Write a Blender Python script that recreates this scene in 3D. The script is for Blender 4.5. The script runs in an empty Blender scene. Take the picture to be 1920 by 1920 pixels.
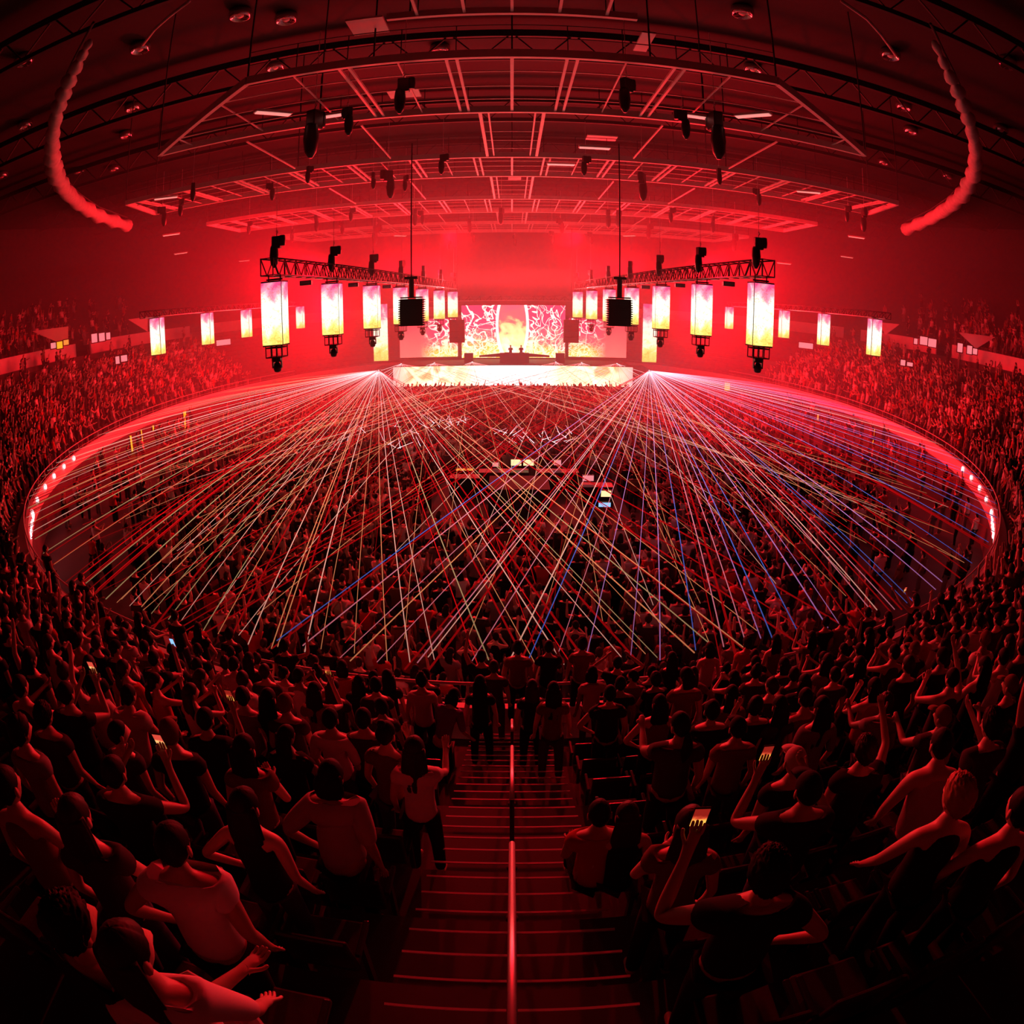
import bpy, bmesh, math, random
import numpy as np
from mathutils import Vector, Matrix

random.seed(7)
RNG = np.random.RandomState(11)
PI = math.pi
scene = bpy.context.scene
COL = scene.collection

# ------------------------------------------------------------------ camera, light, exposure
F_PX = 1200.0                                   # 15 mm fisheye on a 24 mm tall frame
PITCH = 2 * math.asin(389 / 2400)
EYE = Vector((0.0, 0.0, 9.2))
cd = bpy.data.cameras.new('camera')
cam = bpy.data.objects.new('camera', cd)
COL.objects.link(cam)
cam.location = EYE
cam.rotation_euler = (PI / 2 - PITCH, 0, 0)
cd.type = 'PANO'
cd.sensor_fit = 'AUTO'
cd.sensor_width = 24.0
cd.sensor_height = 24.0
cd.clip_start = 0.05
cd.clip_end = 400
cc = cd
cc.panorama_type = 'FISHEYE_EQUISOLID'
cc.fisheye_lens = 15.0
cc.fisheye_fov = PI
scene.camera = cam

world = bpy.data.worlds.new('world')
scene.world = world
world.use_nodes = True
world.node_tree.nodes['Background'].inputs[0].default_value = (0, 0, 0, 1)

scene.view_settings.view_transform = 'Standard'
scene.view_settings.look = 'None'
scene.view_settings.gamma = 1.0
scene.view_settings.use_curve_mapping = False
scene.view_settings.exposure = 0.0
scene.cycles.use_denoising = True
scene.cycles.max_bounces = 4
scene.cycles.diffuse_bounces = 2
scene.cycles.glossy_bounces = 2
scene.cycles.volume_bounces = 0
scene.cycles.transparent_max_bounces = 8
scene.cycles.use_adaptive_sampling = True
scene.cycles.adaptive_threshold = 0.02
scene.cycles.sample_clamp_indirect = 4.0

RED = (1.0, 0.002, 0.012)


def point_light(name, loc, power, radius=0.5, color=RED):
    l = bpy.data.lights.new(name, 'POINT')
    l.energy = power
    l.color = color
    l.shadow_soft_size = radius
    o = bpy.data.objects.new(name, l)
    COL.objects.link(o)
    o.location = loc
    return o


def area_light(name, loc, target, power, sx, sy, color=RED, spread=PI):
    l = bpy.data.lights.new(name, 'AREA')
    l.energy = power
    l.color = color
    l.shape = 'RECTANGLE'
    l.size, l.size_y = sx, sy
    l.spread = spread
    o = bpy.data.objects.new(name, l)
    COL.objects.link(o)
    o.location = loc
    o.rotation_euler = (Vector(target) - Vector(loc)).to_track_quat('-Z', 'Y').to_euler()
    return o


def spot_light(name, loc, target, power, cone, blend=0.6, radius=0.25, color=RED):
    l = bpy.data.lights.new(name, 'SPOT')
    l.energy = power
    l.color = color
    l.spot_size = math.radians(cone)
    l.spot_blend = blend
    l.shadow_soft_size = radius
    o = bpy.data.objects.new(name, l)
    COL.objects.link(o)
    o.location = loc
    o.rotation_euler = (Vector(target) - Vector(loc)).to_track_quat('-Z', 'Y').to_euler()
    return o


# red wash lamps flown over and beside the stage, plus added spots without fixtures
for sx in (-1, 1):
    area_light('stage_wash', (sx * 9, 58, 13.0), (sx * 6, 20, 4), 5000, 6, 1.5)
    area_light('side_wash', (sx * 17, 60, 9.5), (sx * 32, 24, 6), 9500, 3, 2.5)
    point_light('stage_glow', (sx * 19, 61, 10.5), 2100, 1.0)
    point_light('truss_glow', (sx * 19, 46, 12.0), 1500, 1.0)
    area_light('ring_wash', (sx * 12, 40, 12.5), (sx * 29, 42, 2.0), 4200, 5, 1.0)
    spot_light('added_rim_spot', (sx * 3.0, 30.0, 12.5), (-sx * 7.0, 3, 5.5), 9500, 62)  # added with no fixture, for rim light on the near stand
    spot_light('added_floor_spot', (sx * 7.0, 26.5, 16.4), (sx * 6.5, 20.5, 0), 7500, 60, 0.7)  # added to brighten the crowd on the near floor
point_light('back_glow', (0, 60, 12), 1700, 1.2)
area_light('up_wash', (0, 52, 11.2), (0, 34, 20), 3600, 14, 1.5, (1.0, 0.04, 0.045))

# ------------------------------------------------------------------ maths of the place
ECX, ECY, EA, EB = 0.0, 46.0, 29.5, 36.5        # the oval of the arena floor


def cam_ray(px, py):
    dx, dy = px - 960.0, 960.0 - py
    r = math.hypot(dx, dy)
    th = 2 * math.asin(min(1.0, r / (2 * F_PX)))
    k = math.sin(th) / r if r > 1e-9 else 0
    cx, cy, cz = dx * k, dy * k, -math.cos(th)
    return Vector((cx, -cz * math.cos(PITCH) + cy * math.sin(PITCH), cz * math.sin(PITCH) + cy * math.cos(PITCH)))


def to_px(P):
    v = Vector(P) - EYE
    fw = v.y * math.cos(PITCH) - v.z * math.sin(PITCH)
    up = v.y * math.sin(PITCH) + v.z * math.cos(PITCH)
    n = v.length
    th = math.acos(max(-1, min(1, fw / n)))
    r = 2 * F_PX * math.sin(th / 2)
    h = math.hypot(v.x, up) + 1e-9
    return 960 + r * v.x / h, 960 - r * up / h, n


def at_z(px, py, z):
    d = cam_ray(px, py)
    return EYE + d * ((z - EYE.z) / d.z)


def at_y(px, py, y):
    d = cam_ray(px, py)
    return EYE + d * ((y - EYE.y) / d.y)


def ring(th, s, z=0.0):
    """point at offset s outside the rim oval; th = 0 on the near side, + to the right"""
    x, y = ECX + EA * math.sin(th), ECY - EB * math.cos(th)
    nx, ny = math.sin(th) / EA, -math.cos(th) / EB
    n = math.hypot(nx, ny)
    return Vector((x + nx / n * s, y + ny / n * s, z))


def ring_inv(x, y):
    """nearest (th, s)"""
    th = math.atan2((x - ECX) / EA, -(y - ECY) / EB)
    for _ in range(8):
        p = ring(th, 0)
        t = (ring(th + 1e-3, 0) - p) / 1e-3
        e = (x - p.x) * t.x + (y - p.y) * t.y
        th += e / (t.x ** 2 + t.y ** 2) * 0.8
    p = ring(th, 0)
    nx, ny = math.sin(th) / EA, -math.cos(th) / EB
    n = math.hypot(nx, ny)
    return th, ((x - p.x) * nx + (y - p.y) * ny) / n


def oval_hit(px, py, off=0.0):
    """far wall point of the oval (offset off) under a picture point"""
    d = cam_ray(px, py)
    inside = False
    q = EYE
    for j in range(50, 9000):
        q = EYE + d * (j * 0.01)
        e = ((q.x - ECX) / (EA + off)) ** 2 + ((q.y - ECY) / (EB + off)) ** 2
        if e < 1:
            inside = True
        elif inside:
            break
    return q


ROW_D, ROW_H, S0, Z0 = 0.87, 0.4446, 0.62, 1.95


def row_z(k):
    return Z0 + ROW_H * k


def row_s(k):
    return S0 + ROW_D * (k + 0.5)


# ------------------------------------------------------------------ materials
MATS = {}


def mat(name, color, rough=0.7, metal=0.0, emit=None, strength=1.0, noise=0.0, scale=8.0, spec=0.5):
    if name in MATS:
        return MATS[name]
    m = bpy.data.materials.new(name)
    m.use_nodes = True
    nt = m.node_tree
    b = nt.nodes['Principled BSDF']
    b.inputs['Base Color'].default_value = (*color, 1)
    b.inputs['Roughness'].default_value = rough
    b.inputs['Metallic'].default_value = metal
    b.inputs['Specular IOR Level'].default_value = spec
    if emit:
        b.inputs['Emission Color'].default_value = (*emit, 1)
        b.inputs['Emission Strength'].default_value = strength
    if noise:
        tc = nt.nodes.new('ShaderNodeTexCoord')
        nz = nt.nodes.new('ShaderNodeTexNoise')
        nz.inputs['Scale'].default_value = scale
        nz.inputs['Detail'].default_value = 4
        nt.links.new(tc.outputs['Object'], nz.inputs['Vector'])
        mx = nt.nodes.new('ShaderNodeMix')
        mx.data_type = 'RGBA'
        mx.blend_type = 'MULTIPLY'
        mx.inputs[0].default_value = noise
        mx.inputs[6].default_value = (*color, 1)
        cr = nt.nodes.new('ShaderNodeValToRGB')
        cr.color_ramp.elements[0].position = 0.3
        cr.color_ramp.elements[1].position = 0.7
        cr.color_ramp.elements[0].color = (0.35, 0.35, 0.35, 1)
        nt.links.new(nz.outputs['Fac'], cr.inputs[0])
        nt.links.new(cr.outputs[0], mx.inputs[7])
        nt.links.new(mx.outputs[2], b.inputs['Base Color'])
    MATS[name] = m
    return m


M_CONC = mat('dark_concrete', (0.07, 0.06, 0.06), 0.8, noise=0.5, scale=2)
M_STEP = mat('step_concrete', (0.04, 0.037, 0.037), 0.75, noise=0.6, scale=6)
M_NOSE = mat('step_nosing', (0.6, 0.57, 0.55), 0.45)
M_FLOOR = mat('arena_floor', (0.07, 0.065, 0.065), 0.55, noise=0.4, scale=0.6)
M_WALLW = mat('painted_wall', (0.72, 0.70, 0.68), 0.6, noise=0.25, scale=1.2)
M_WALLD = mat('dark_wall', (0.12, 0.11, 0.11), 0.8, noise=0.3, scale=1)
M_BAND = mat('fascia_band', (0.85, 0.80, 0.78), 0.5, noise=0.12, scale=0.5)
M_ROOF = mat('roof_deck', (0.02, 0.018, 0.018), 0.85, noise=0.5, scale=0.35)
M_STEEL = mat('painted_steel', (0.68, 0.65, 0.63), 0.5, metal=0.0, noise=0.2, scale=3)
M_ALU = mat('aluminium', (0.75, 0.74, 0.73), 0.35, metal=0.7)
M_SHADEALU = mat('truss_in_shade', (0.03, 0.03, 0.03), 0.8)  # silhouette shade of the trusses put into the colour
M_BLACK = mat('black_metal', (0.02, 0.02, 0.02), 0.7)
M_RUBBER = mat('black_plastic', (0.015, 0.015, 0.015), 0.4)
M_CURT = mat('pale_curtain', (0.55, 0.5, 0.48), 0.8, noise=0.5, scale=3)
M_WHITE = mat('white_panel', (0.8, 0.78, 0.76), 0.5)
M_LENS = mat('glass_lens', (0.5, 0.5, 0.5), 0.1, metal=0.9)
M_WORK = mat('work_light', (0.8, 0.8, 0.8), 0.4, emit=(1.0, 0.35, 0.3), strength=0.75)
M_YELLOW = mat('doorway_glow', (0.8, 0.6, 0.2), 0.5, emit=(1.0, 0.55, 0.02), strength=0.95)
M_PINKW = mat('lit_window', (0.8, 0.7, 0.7), 0.5, emit=(1.0, 0.3, 0.34), strength=0.8)
M_SIGNW = mat('white_sign_light', (0.9, 0.9, 0.9), 0.5, emit=(1.0, 0.82, 0.86), strength=1.6)
M_WARM = mat('warm_screen', (0.8, 0.7, 0.5), 0.4, emit=(1.0, 0.72, 0.35), strength=1.3)
M_BLUE = mat('blue_screen', (0.3, 0.5, 0.8), 0.4, emit=(0.25, 0.55, 1.0), strength=1.2)
M_ORANGE = mat('orange_screen', (0.8, 0.4, 0.1), 0.4, emit=(1.0, 0.32, 0.05), strength=1.0)
M_SEAT = mat('black_seat_plastic', (0.03, 0.03, 0.03), 0.3)
M_SEATCLOTH = mat('dark_seat_cloth', (0.04, 0.02, 0.02), 0.9, noise=0.4, scale=30)
M_INK = mat('dark_lettering', (0.08, 0.05, 0.05), 0.7)


# ------------------------------------------------------------------ mesh helpers
class MB:
    def __init__(self):
        self.v, self.f, self.m = [], [], []
        self.mi = 0

    def quad(self, a, b, c, d):
        n = len(self.v)
        self.v += [tuple(a), tuple(b), tuple(c), tuple(d)]
        self.f.append((n, n + 1, n + 2, n + 3))
        self.m.append(self.mi)

    def box(self, c, s, rz=0.0, rx=0.0):
        n = len(self.v)
        hx, hy, hz = s[0] / 2, s[1] / 2, s[2] / 2
        R = Matrix.Rotation(rz, 3, 'Z') @ Matrix.Rotation(rx, 3, 'X')
        for dx, dy, dz in ((-1, -1, -1), (1, -1, -1), (1, 1, -1), (-1, 1, -1), (-1, -1, 1), (1, -1, 1), (1, 1, 1), (-1, 1, 1)):
            p = R @ Vector((dx * hx, dy * hy, dz * hz)) + Vector(c)
            self.v.append(tuple(p))
        for f in ((0, 3, 2, 1), (4, 5, 6, 7), (0, 1, 5, 4), (1, 2, 6, 5), (2, 3, 7, 6), (3, 0, 4, 7)):
            self.f.append(tuple(n + i for i in f))
            self.m.append(self.mi)
        return self

    def span(self, a, b, w, h=None):
        """square bar between two points"""
        return self.tube([a, b], w / 2 * 1.2, 4, (h / 2 * 1.2 if h else None))

    def tube(self, pts, r, n=8, r2=None, caps=True):
        pts = [Vector(p) for p in pts]
        rs = r if isinstance(r, (list, tuple)) else [r] * len(pts)
        rings = []
        prev = None
        for i, p in enumerate(pts):
            if i == 0:
                t = pts[1] - p
            elif i == len(pts) - 1:
                t = p - pts[i - 1]
            else:
                t = pts[i + 1] - pts[i - 1]
            t.normalize()
            up = Vector((0, 0, 1)) if abs(t.z) < 0.95 else Vector((0, 1, 0))
            if prev is not None:
                u = (prev - t * prev.dot(t))
                if u.length < 1e-5:
                    u = up.cross(t)
            else:
                u = up.cross(t)
            u.normalize()
            prev = u
            w = t.cross(u)
            base = len(self.v)
            ph = PI / n if n == 4 else 0
            for k in range(n):
                a = 2 * PI * k / n + ph
                self.v.append(tuple(p + u * math.cos(a) * rs[i] + w * math.sin(a) * (rs[i] if r2 is None else r2)))
            rings.append(base)
        for i in range(len(pts) - 1):
            a, b = rings[i], rings[i + 1]
            for k in range(n):
                self.f.append((a + k, a + (k + 1) % n, b + (k + 1) % n, b + k))
                self.m.append(self.mi)
        if caps:
            self.f.append(tuple(rings[0] + k for k in reversed(range(n))))
            self.f.append(tuple(rings[-1] + k for k in range(n)))
            self.m += [self.mi, self.mi]
        return self

    def lathe(self, prof, c=(0, 0, 0), n=12, axis='Z'):
        base = len(self.v)
        for (r, z) in prof:
            for k in range(n):
                a = 2 * PI * k / n
                p = (r * math.cos(a), r * math.sin(a), z)
                if axis == 'Y':
                    p = (p[0], p[2], p[1])
                self.v.append((c[0] + p[0], c[1] + p[1], c[2] + p[2]))
        for i in range(len(prof) - 1):
            for k in range(n):
                a, b = base + i * n, base + (i + 1) * n
                self.f.append((a + k, a + (k + 1) % n, b + (k + 1) % n, b + k))
                self.m.append(self.mi)
        self.f.append(tuple(base + k for k in reversed(range(n))))
        self.f.append(tuple(base + (len(prof) - 1) * n + k for k in range(n)))
        self.m += [self.mi, self.mi]
        return self

    def mesh(self, name, mats, smooth=False):
        me = bpy.data.meshes.new(name)
        me.from_pydata(self.v, [], self.f)
        for m in (mats if isinstance(mats, (list, tuple)) else [mats]):
            me.materials.append(m)
        me.polygons.foreach_set('material_index', self.m)
        if smooth:
            me.polygons.foreach_set('use_smooth', [True] * len(self.f))
        me.update()
        return me

    def build(self, name, mats, parent=None, smooth=False, bevel=0.0):
        o = bpy.data.objects.new(name, self.mesh(name, mats, smooth))
        COL.objects.link(o)
        if parent is not None:
            o.parent = parent
        if bevel:
            bm = o.modifiers.new('bevel', 'BEVEL')
            bm.width = bevel
            bm.segments = 2
            bm.limit_method = 'ANGLE'
        return o


def tag(o, label=None, cat=None, group=None, kind=None):
    if label:
        o['label'] = label
    if cat:
        o['category'] = cat
    if group:
        o['group'] = group
    if kind:
        o['kind'] = kind
    return o


def empty(name, loc, rz=0.0, label=None, cat=None, group=None):
    o = bpy.data.objects.new(name, None)
    COL.objects.link(o)
    o.location = loc
    o.rotation_euler = (0, 0, rz)
    o.empty_display_size = 0.2
    return tag(o, label, cat, group)


def copy_tree(o, loc=None, rz=None, label=None, group=None, parent=None, scale=None):
    c = o.copy()
    COL.objects.link(c)
    if parent is not None:
        c.parent = parent
    if loc is not None:
        c.location = loc
    if rz is not None:
        c.rotation_euler = (0, 0, rz)
    if scale is not None:
        c.scale = (scale,) * 3
    if label:
        c['label'] = label
    if group:
        c['group'] = group
    for ch in o.children:
        copy_tree(ch, parent=c)
    return c


ORD = ['first', 'second', 'third', 'fourth', 'fifth', 'sixth', 'seventh', 'eighth', 'ninth', 'tenth', 'eleventh', 'twelfth', 'thirteenth', 'fourteenth',
       'fifteenth', 'sixteenth', 'seventeenth', 'eighteenth', 'nineteenth', 'twentieth']

# ------------------------------------------------------------------ haze
mb = MB()
mb.box((0, 65, 9.8), (116, 74, 19.5))
hz = bpy.data.materials.new('stage_haze')
hz.use_nodes = True
nt = hz.node_tree
nt.nodes.remove(nt.nodes['Principled BSDF'])
vs = nt.nodes.new('ShaderNodeVolumeScatter')
vs.inputs['Color'].default_value = (0.95, 0.9, 0.9, 1)
vs.inputs['Density'].default_value = 0.0105
vs.inputs['Anisotropy'].default_value = 0.25
nt.links.new(vs.outputs[0], nt.nodes['Material Output'].inputs['Volume'])
haze = mb.build('haze', hz)
tag(haze, 'thin stage smoke filling the arena and glowing red', 'haze', kind='stuff')

# ------------------------------------------------------------------ structure: floor, rim, terraces, roof
mb = MB()
NS = 96
pts = [ring(2 * PI * i / NS, 0.3, 0.0) for i in range(NS)]
n0 = len(mb.v)
mb.v = [tuple(p) for p in pts]
mb.f = [tuple(range(NS))]
mb.m = [0]
tag(mb.build('floor', M_FLOOR), kind='structure')


def sweep(prof, th0, th1, n, name, m, kind='structure'):
    """profile of (s, z) swept along the rim oval"""
    mb = MB()
    for i in range(n + 1):
        th = th0 + (th1 - th0) * i / n
        for (s, z) in prof:
            mb.v.append(tuple(ring(th, s, z)))
    k = len(prof)
    for i in range(n):
        for j in range(k - 1):
            a, b = i * k + j, (i + 1) * k + j
            mb.f.append((a, b, b + 1, a + 1))
            mb.m.append(0)
    o = mb.build(name, m)
    if kind:
        tag(o, kind=kind)
    return o


TAU = 2 * PI
sweep([(0.0, 0.0), (0.0, 1.5)], 0, TAU, 160, 'wall_rim', M_WALLD)
band = sweep([(0.0, 1.5), (-0.04, 1.5), (-0.04, 2.3), (0.0, 2.3), (0.12, 2.3), (0.12, 1.95), (S0, 1.95)], 0, TAU, 240, 'trim_1', M_BAND)

# terraces of the lower bowl, left and right of the stair aisle share one shell
NROW = 13
prof = [(S0 - 0.02, Z0)]
for k in range(NROW):
    prof += [(S0 + ROW_D * (k + 1), row_z(k)), (S0 + ROW_D * (k + 1), row_z(k + 1))]
S_WALL = S0 + ROW_D * NROW + 0.9
prof += [(S_WALL, row_z(NROW))]
SA = 0.74   # half width of the stair aisle
dth = math.asin(SA / EA) * 0.985
sweep(prof, 0, TAU, 240, 'floor_terrace', M_CONC)
ZW = row_z(NROW)          # foot of the concourse wall
UPZ = 8.2
uprof = [(S_WALL + 0.15, UPZ), (S_WALL + 1.8, UPZ)]
for k in range(22):
    uprof += [(S_WALL + 1.8 + 0.8 * k, UPZ + 0.5 * (k + 1)), (S_WALL + 1.8 + 0.8 * (k + 1), UPZ + 0.5 * (k + 1))]
S_TOP = uprof[-1][0]
uprof += [(S_TOP, 25.0)]
sweep(uprof, 0, TAU, 160, 'floor_upper_terrace', M_CONC)
mb = MB()
mb.quad((-62, -28, 25.0), (62, -28, 25.0), (62, 106, 25.0), (-62, 106, 25.0))
tag(mb.build('ceiling', M_ROOF), kind='structure')
# concourse wall in sections with dark gaps (the vomitories)
gaps = [(-0.93, 0.06), (0.93, 0.06), (-1.50, 0.05), (1.50, 0.05)]


def wall_section(t0, t1, name):
    n = max(2, int(abs(t1 - t0) * 40))
    o = sweep([(S_WALL, ZW - 0.1), (S_WALL, 9.02), (S_WALL + 0.15, 9.02), (S_WALL + 0.15, ZW - 0.1)], t0, t1, n, name, M_WALLW)
    return o


# ------------------------------------------------------------------ stair aisle
TR, RI = 0.29, 0.1482
mb = MB()
NST = 31
st_y0 = ECY - EB - S0                      # where the stairs start
for i in range(NST):
    z1 = Z0 + RI * (i + 1)
    y = st_y0 - TR * i
    mb.box((0, y - TR / 2 - 2, z1 / 2 + 0.2), (2 * SA, TR + 4, z1 - 0.4) if i == NST - 1 else (2 * SA, TR, z1 - 0.4))
steps = mb.build('aisle_stairs', M_STEP)
tag(steps, 'dark concrete stair flight running down the middle of the near stand to the rail', 'stairs')
for i in range(NST):
    n = MB()
    z1 = Z0 + RI * (i + 1)
    y = st_y0 - TR * i
    n.box((0, y + TR / 2 * 0 - 0.012, z1 + 0.003), (2 * SA - 0.08, 0.018, 0.012))
    n.build('step_nosing', M_NOSE, steps)


def stair_z(y):
    return Z0 + RI * max(0, (st_y0 - y) / TR)


# handrail in three lengths above the middle of the stairs
def handrail(ya, yb, label):
    t = empty('stair_handrail', (0, (ya + yb) / 2, stair_z((ya + yb) / 2)), 0, label, 'handrail', 'handrails along the middle of the stairs')
    c = t.location
    za, zb = stair_z(ya) + 0.92, stair_z(yb) + 0.92
    b = MB()
    b.tube([Vector((0, ya, za)) - c, Vector((0, yb, zb)) - c], 0.021, 10)
    b.build('rail_bar', M_ALU, t, True)
    for y, z in ((ya - 0.02 if ya > yb else ya, za), (yb, zb)):
        p = MB()
        p.tube([Vector((0, y, z - 0.92)) - c, Vector((0, y, z)) - c], 0.02, 8)
        p.lathe([(0.05, -0.9 + 0.9), (0.05, 0.012)], (0, y - c.y, z - 0.92 - c.z), 10)
        p.build('post', M_BLACK, t, True)
    return t


def hr_y(py):
    d = cam_ray(957, py)
    # intersect with the line z = stair + .92
    best = None
    for i in range(1, 2000):
        q = EYE + d * (i * 0.006)
        if q.z <= stair_z(q.y) + 0.92:
            return q.y
    return 8.0


handrail(hr_y(1582), 0.35, 'long steel handrail down the middle of the stairs, lowest in the picture')
handrail(hr_y(1400), hr_y(1500), 'middle steel handrail on the stairs, between the two others')
handrail(hr_y(1350), hr_y(1372), 'short far handrail on the stairs behind the standing people')

# ------------------------------------------------------------------ rail along the rim
rail = empty('rim_railing', ring(0, 0.05, 1.95), 0, 'dark pipe railing on top of the oval rim above the floor crowd', 'railing')
c0 = rail.location
mb = MB()
mb.tube([ring(-2.2 + 4.4 * i / 160, 0.06, 2.80) - c0 for i in range(161)], 0.03, 6)
mb.build('top_rail', M_STEEL, rail, True)
mb = MB()
mb.tube([ring(-2.2 + 4.4 * i / 160, 0.06, 2.45) - c0 for i in range(161)], 0.015, 5)
mb.build('mid_rail', M_STEEL, rail, True)
pm = MB().tube([(0, 0, 0), (0, 0, 0.85)], 0.022, 6).mesh('post', M_STEEL)
for i in range(78):
    o = bpy.data.objects.new('post', pm)
    COL.objects.link(o)
    o.parent = rail
    o.location = ring(-2.05 + 4.1 * i / 77, 0.06, 1.95) - c0

# white lamps and script lettering on the fascia band
lamp_mesh = MB().lathe([(0.05, 0), (0.16, 0.05), (0.13, 0.10), (0.0001, 0.12)], (0, 0, 0), 10, 'Y').mesh('fascia_lamp', M_SIGNW, True)
LAMPS = [(147, 858), (130, 873), (112, 891), (95, 911), (78, 936), (65, 961), (1772, 874), (1789, 890), (1805, 909), (1821, 930), (1838, 956)]
for i, (px, py) in enumerate(LAMPS):
    q = at_z(px, py, 2.12)
    th, s = ring_inv(q.x, q.y)
    o = bpy.data.objects.new('fascia_lamp', lamp_mesh)
    COL.objects.link(o)
    p = ring(th, -0.06, 2.12)
    o.location = p
    n = ring(th, -1) - ring(th, 0)
    o.rotation_euler = (0, 0, math.atan2(n.y, n.x) - PI / 2)
    side = 'left' if px < 960 else 'right'
    k = i if i < 6 else i - 6
    tag(o, '%s small white lamp from the far end on the %s curve of the red rim' % (ORD[k], side), 'lamp', 'small lamps on the rim band')


def script_marks(px0, py0, px1, py1, amp, side):
    """white hand-lettered script running along the band"""
    b = MB()
    line = []
    a, c = at_z(px0, py0, 1.85), at_z(px1, py1, 1.85)
    ta, tb = ring_inv(a.x, a.y)[0], ring_inv(c.x, c.y)[0]
    for i in range(61):
        t = i / 60
        z = 1.88 + amp * (math.sin(t * 44) + 0.5 * math.sin(t * 71 + 1))
        line.append(ring(ta + (tb - ta) * t + 0.004 * math.sin(t * 44 + 1.2), -0.07, z))
    b.tube(line, 0.03, 5)
    o = b.build('script_lettering', M_SIGNW)
    tag(o, 'white flowing script lettering on the %s end of the red rim band' % side, 'sign')


script_marks(1846, 972, 1861, 1013, 0.12, 'right')
script_marks(75, 962, 56, 1010, 0.10, 'left')

# ------------------------------------------------------------------ concourse walls, vomitories, lit openings
cuts = sorted([-2.6, -1.78, -1.70, -1.285, -1.225, -0.6, 0.6, 1.225, 1.285, 1.70, 1.78, 2.6])


def th_of(px, py=650):
    d = cam_ray(px, py)
    d = Vector((d.x, d.y, 0)).normalized()
    for j in range(200, 12000):
        q = EYE + d * (j * 0.01)
        th, s = 0, 0
        if ((q.x) / (EA + S_WALL)) ** 2 + ((q.y - ECY) / (EB + S_WALL)) ** 2 >= 1:
            break
    return ring_inv(q.x, q.y)[0]


tL = [th_of(142), th_of(170), th_of(1755), th_of(1785), th_of(372, 600), th_of(330, 600), th_of(1598, 600), th_of(1640, 600)]
wall_section(-2.9, tL[4] - 0.02, 'wall_far_left')
wall_section(tL[4] + 0.03, tL[1], 'wall_mid_left')
wall_section(tL[0], -0.75, 'wall_left')
wall_section(0.75, tL[3], 'wall_right')
wall_near = sweep([(S_WALL, ZW - 0.1), (S_WALL, 9.02), (S_WALL + 0.15, 9.02), (S_WALL + 0.15, ZW - 0.1)], -0.75, 0.75, 40, 'wall_near', M_WALLD)
wall_section(tL[2], tL[6] - 0.03, 'wall_mid_right')
wall_section(tL[6] + 0.03, 2.9, 'wall_far_right')
# triangular cheek walls of the upper entrances
nv = [0]


def cheek(pa, pb, pc, dist):
    """sloping triangular wall given by three picture corners on a vertical plane at a distance"""
    nv[0] += 1
    P = []
    for (x, y) in (pa, pb, pc):
        d = cam_ray(x, y)
        h = math.hypot(d.x, d.y)
        P.append(EYE + d * (dist / h))
    n = (P[1] - P[0]).cross(P[2] - P[0]).normalized() * 0.12
    b = MB()
    b.v = [tuple(p) for p in P] + [tuple(p + n) for p in P]
    b.f = [(0, 1, 2), (5, 4, 3), (0, 3, 4, 1), (1, 4, 5, 2), (2, 5, 3, 0)]
    b.m = [0] * 5
    tag(b.build('wall_cheek_%s' % ['one', 'two', 'three', 'four'][nv[0] - 1], M_WALLW), kind='structure')


cheek((60, 621), (128, 612), (128, 650), 61)
cheek((240, 599), (277, 594), (277, 622), 66)
cheek((1797, 623), (1866, 632), (1830, 654), 60)
cheek((1646, 604), (1687, 608), (1660, 628), 66)


def opening(px, py, w, h, dist, m, name, label, cat, group):
    d = cam_ray(px, py)
    hd = math.hypot(d.x, d.y)
    p = EYE + d * (dist / hd)
    k = dist / 1080.0
    az = math.atan2(d.x, d.y)
    r = empty(name, p, -az, label, cat, group)
    b = MB()
    b.box((0, 0, 0), (w * k, 0.06, h * k))
    b.build('glass_panel', m, r)
    b = MB()
    for sx in (-1, 1):
        b.box((sx * (w * k / 2 + 0.04), 0, 0), (0.08, 0.1, h * k + 0.16))
        b.box((0, 0, sx * (h * k / 2 + 0.04)), (w * k, 0.1, 0.08))
    b.build('frame', M_BLACK, r)
    return r


WIN = [(177, 634, 10, 14, 61, 'left pane of the lit trio above the concourse wall, left side'),
       (191, 632, 10, 13, 61, 'middle pane of the lit trio above the concourse wall, left side'),
       (203, 630, 7, 11, 61, 'narrow third pane of the lit trio above the concourse wall, left side'),
       (100, 648, 9, 9, 59, 'small pink lit window left of the yellow one above the left wall'),
       (221, 675, 8, 12, 52, 'narrow white opening among the crowd on the left stand'),
       (232, 672, 12, 10, 52, 'wider white opening among the crowd on the left stand'),
       (1732, 639, 13, 13, 61, 'left one of two big lit panes above the right concourse wall'),
       (1748, 643, 14, 13, 61, 'right one of two big lit panes above the right concourse wall'),
       (1717, 640, 6, 9, 61, 'slim lit pane left of the two big panes, right side'),
       (1800, 652, 9, 14, 59, 'tall lit pane under the pale cheek wall, right side'),
       (1818, 656, 9, 13, 59, 'middle lit pane under the pale cheek wall, right side'),
       (1828, 659, 8, 9, 59, 'small slanted lit pane under the pale cheek wall, right side'),
       (1693, 680, 8, 9, 52, 'white opening among the crowd under the right wall, left one'),
       (1706, 683, 10, 6, 52, 'white opening among the crowd under the right wall, right one'),
       (419, 642, 24, 9, 58, 'wide pale opening between the far outer screens, left side'),
       (1511, 648, 24, 9, 58, 'wide pale opening between the far outer screens, right side')]
for (x, y, w, h, d, lab) in WIN:
    opening(x, y, w, h, d, M_PINKW, 'lit_opening', lab, 'window', 'lit openings in the stands')
opening(112, 647, 10, 11, 58.7, M_YELLOW, 'lit_opening', 'glowing yellow window above the left concourse wall', 'window', 'lit openings in the stands')
opening(124, 642, 9, 8, 58.7, M_ORANGE, 'lit_opening', 'orange window right of the yellow one above the left wall', 'window', 'lit openings in the stands')

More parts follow.
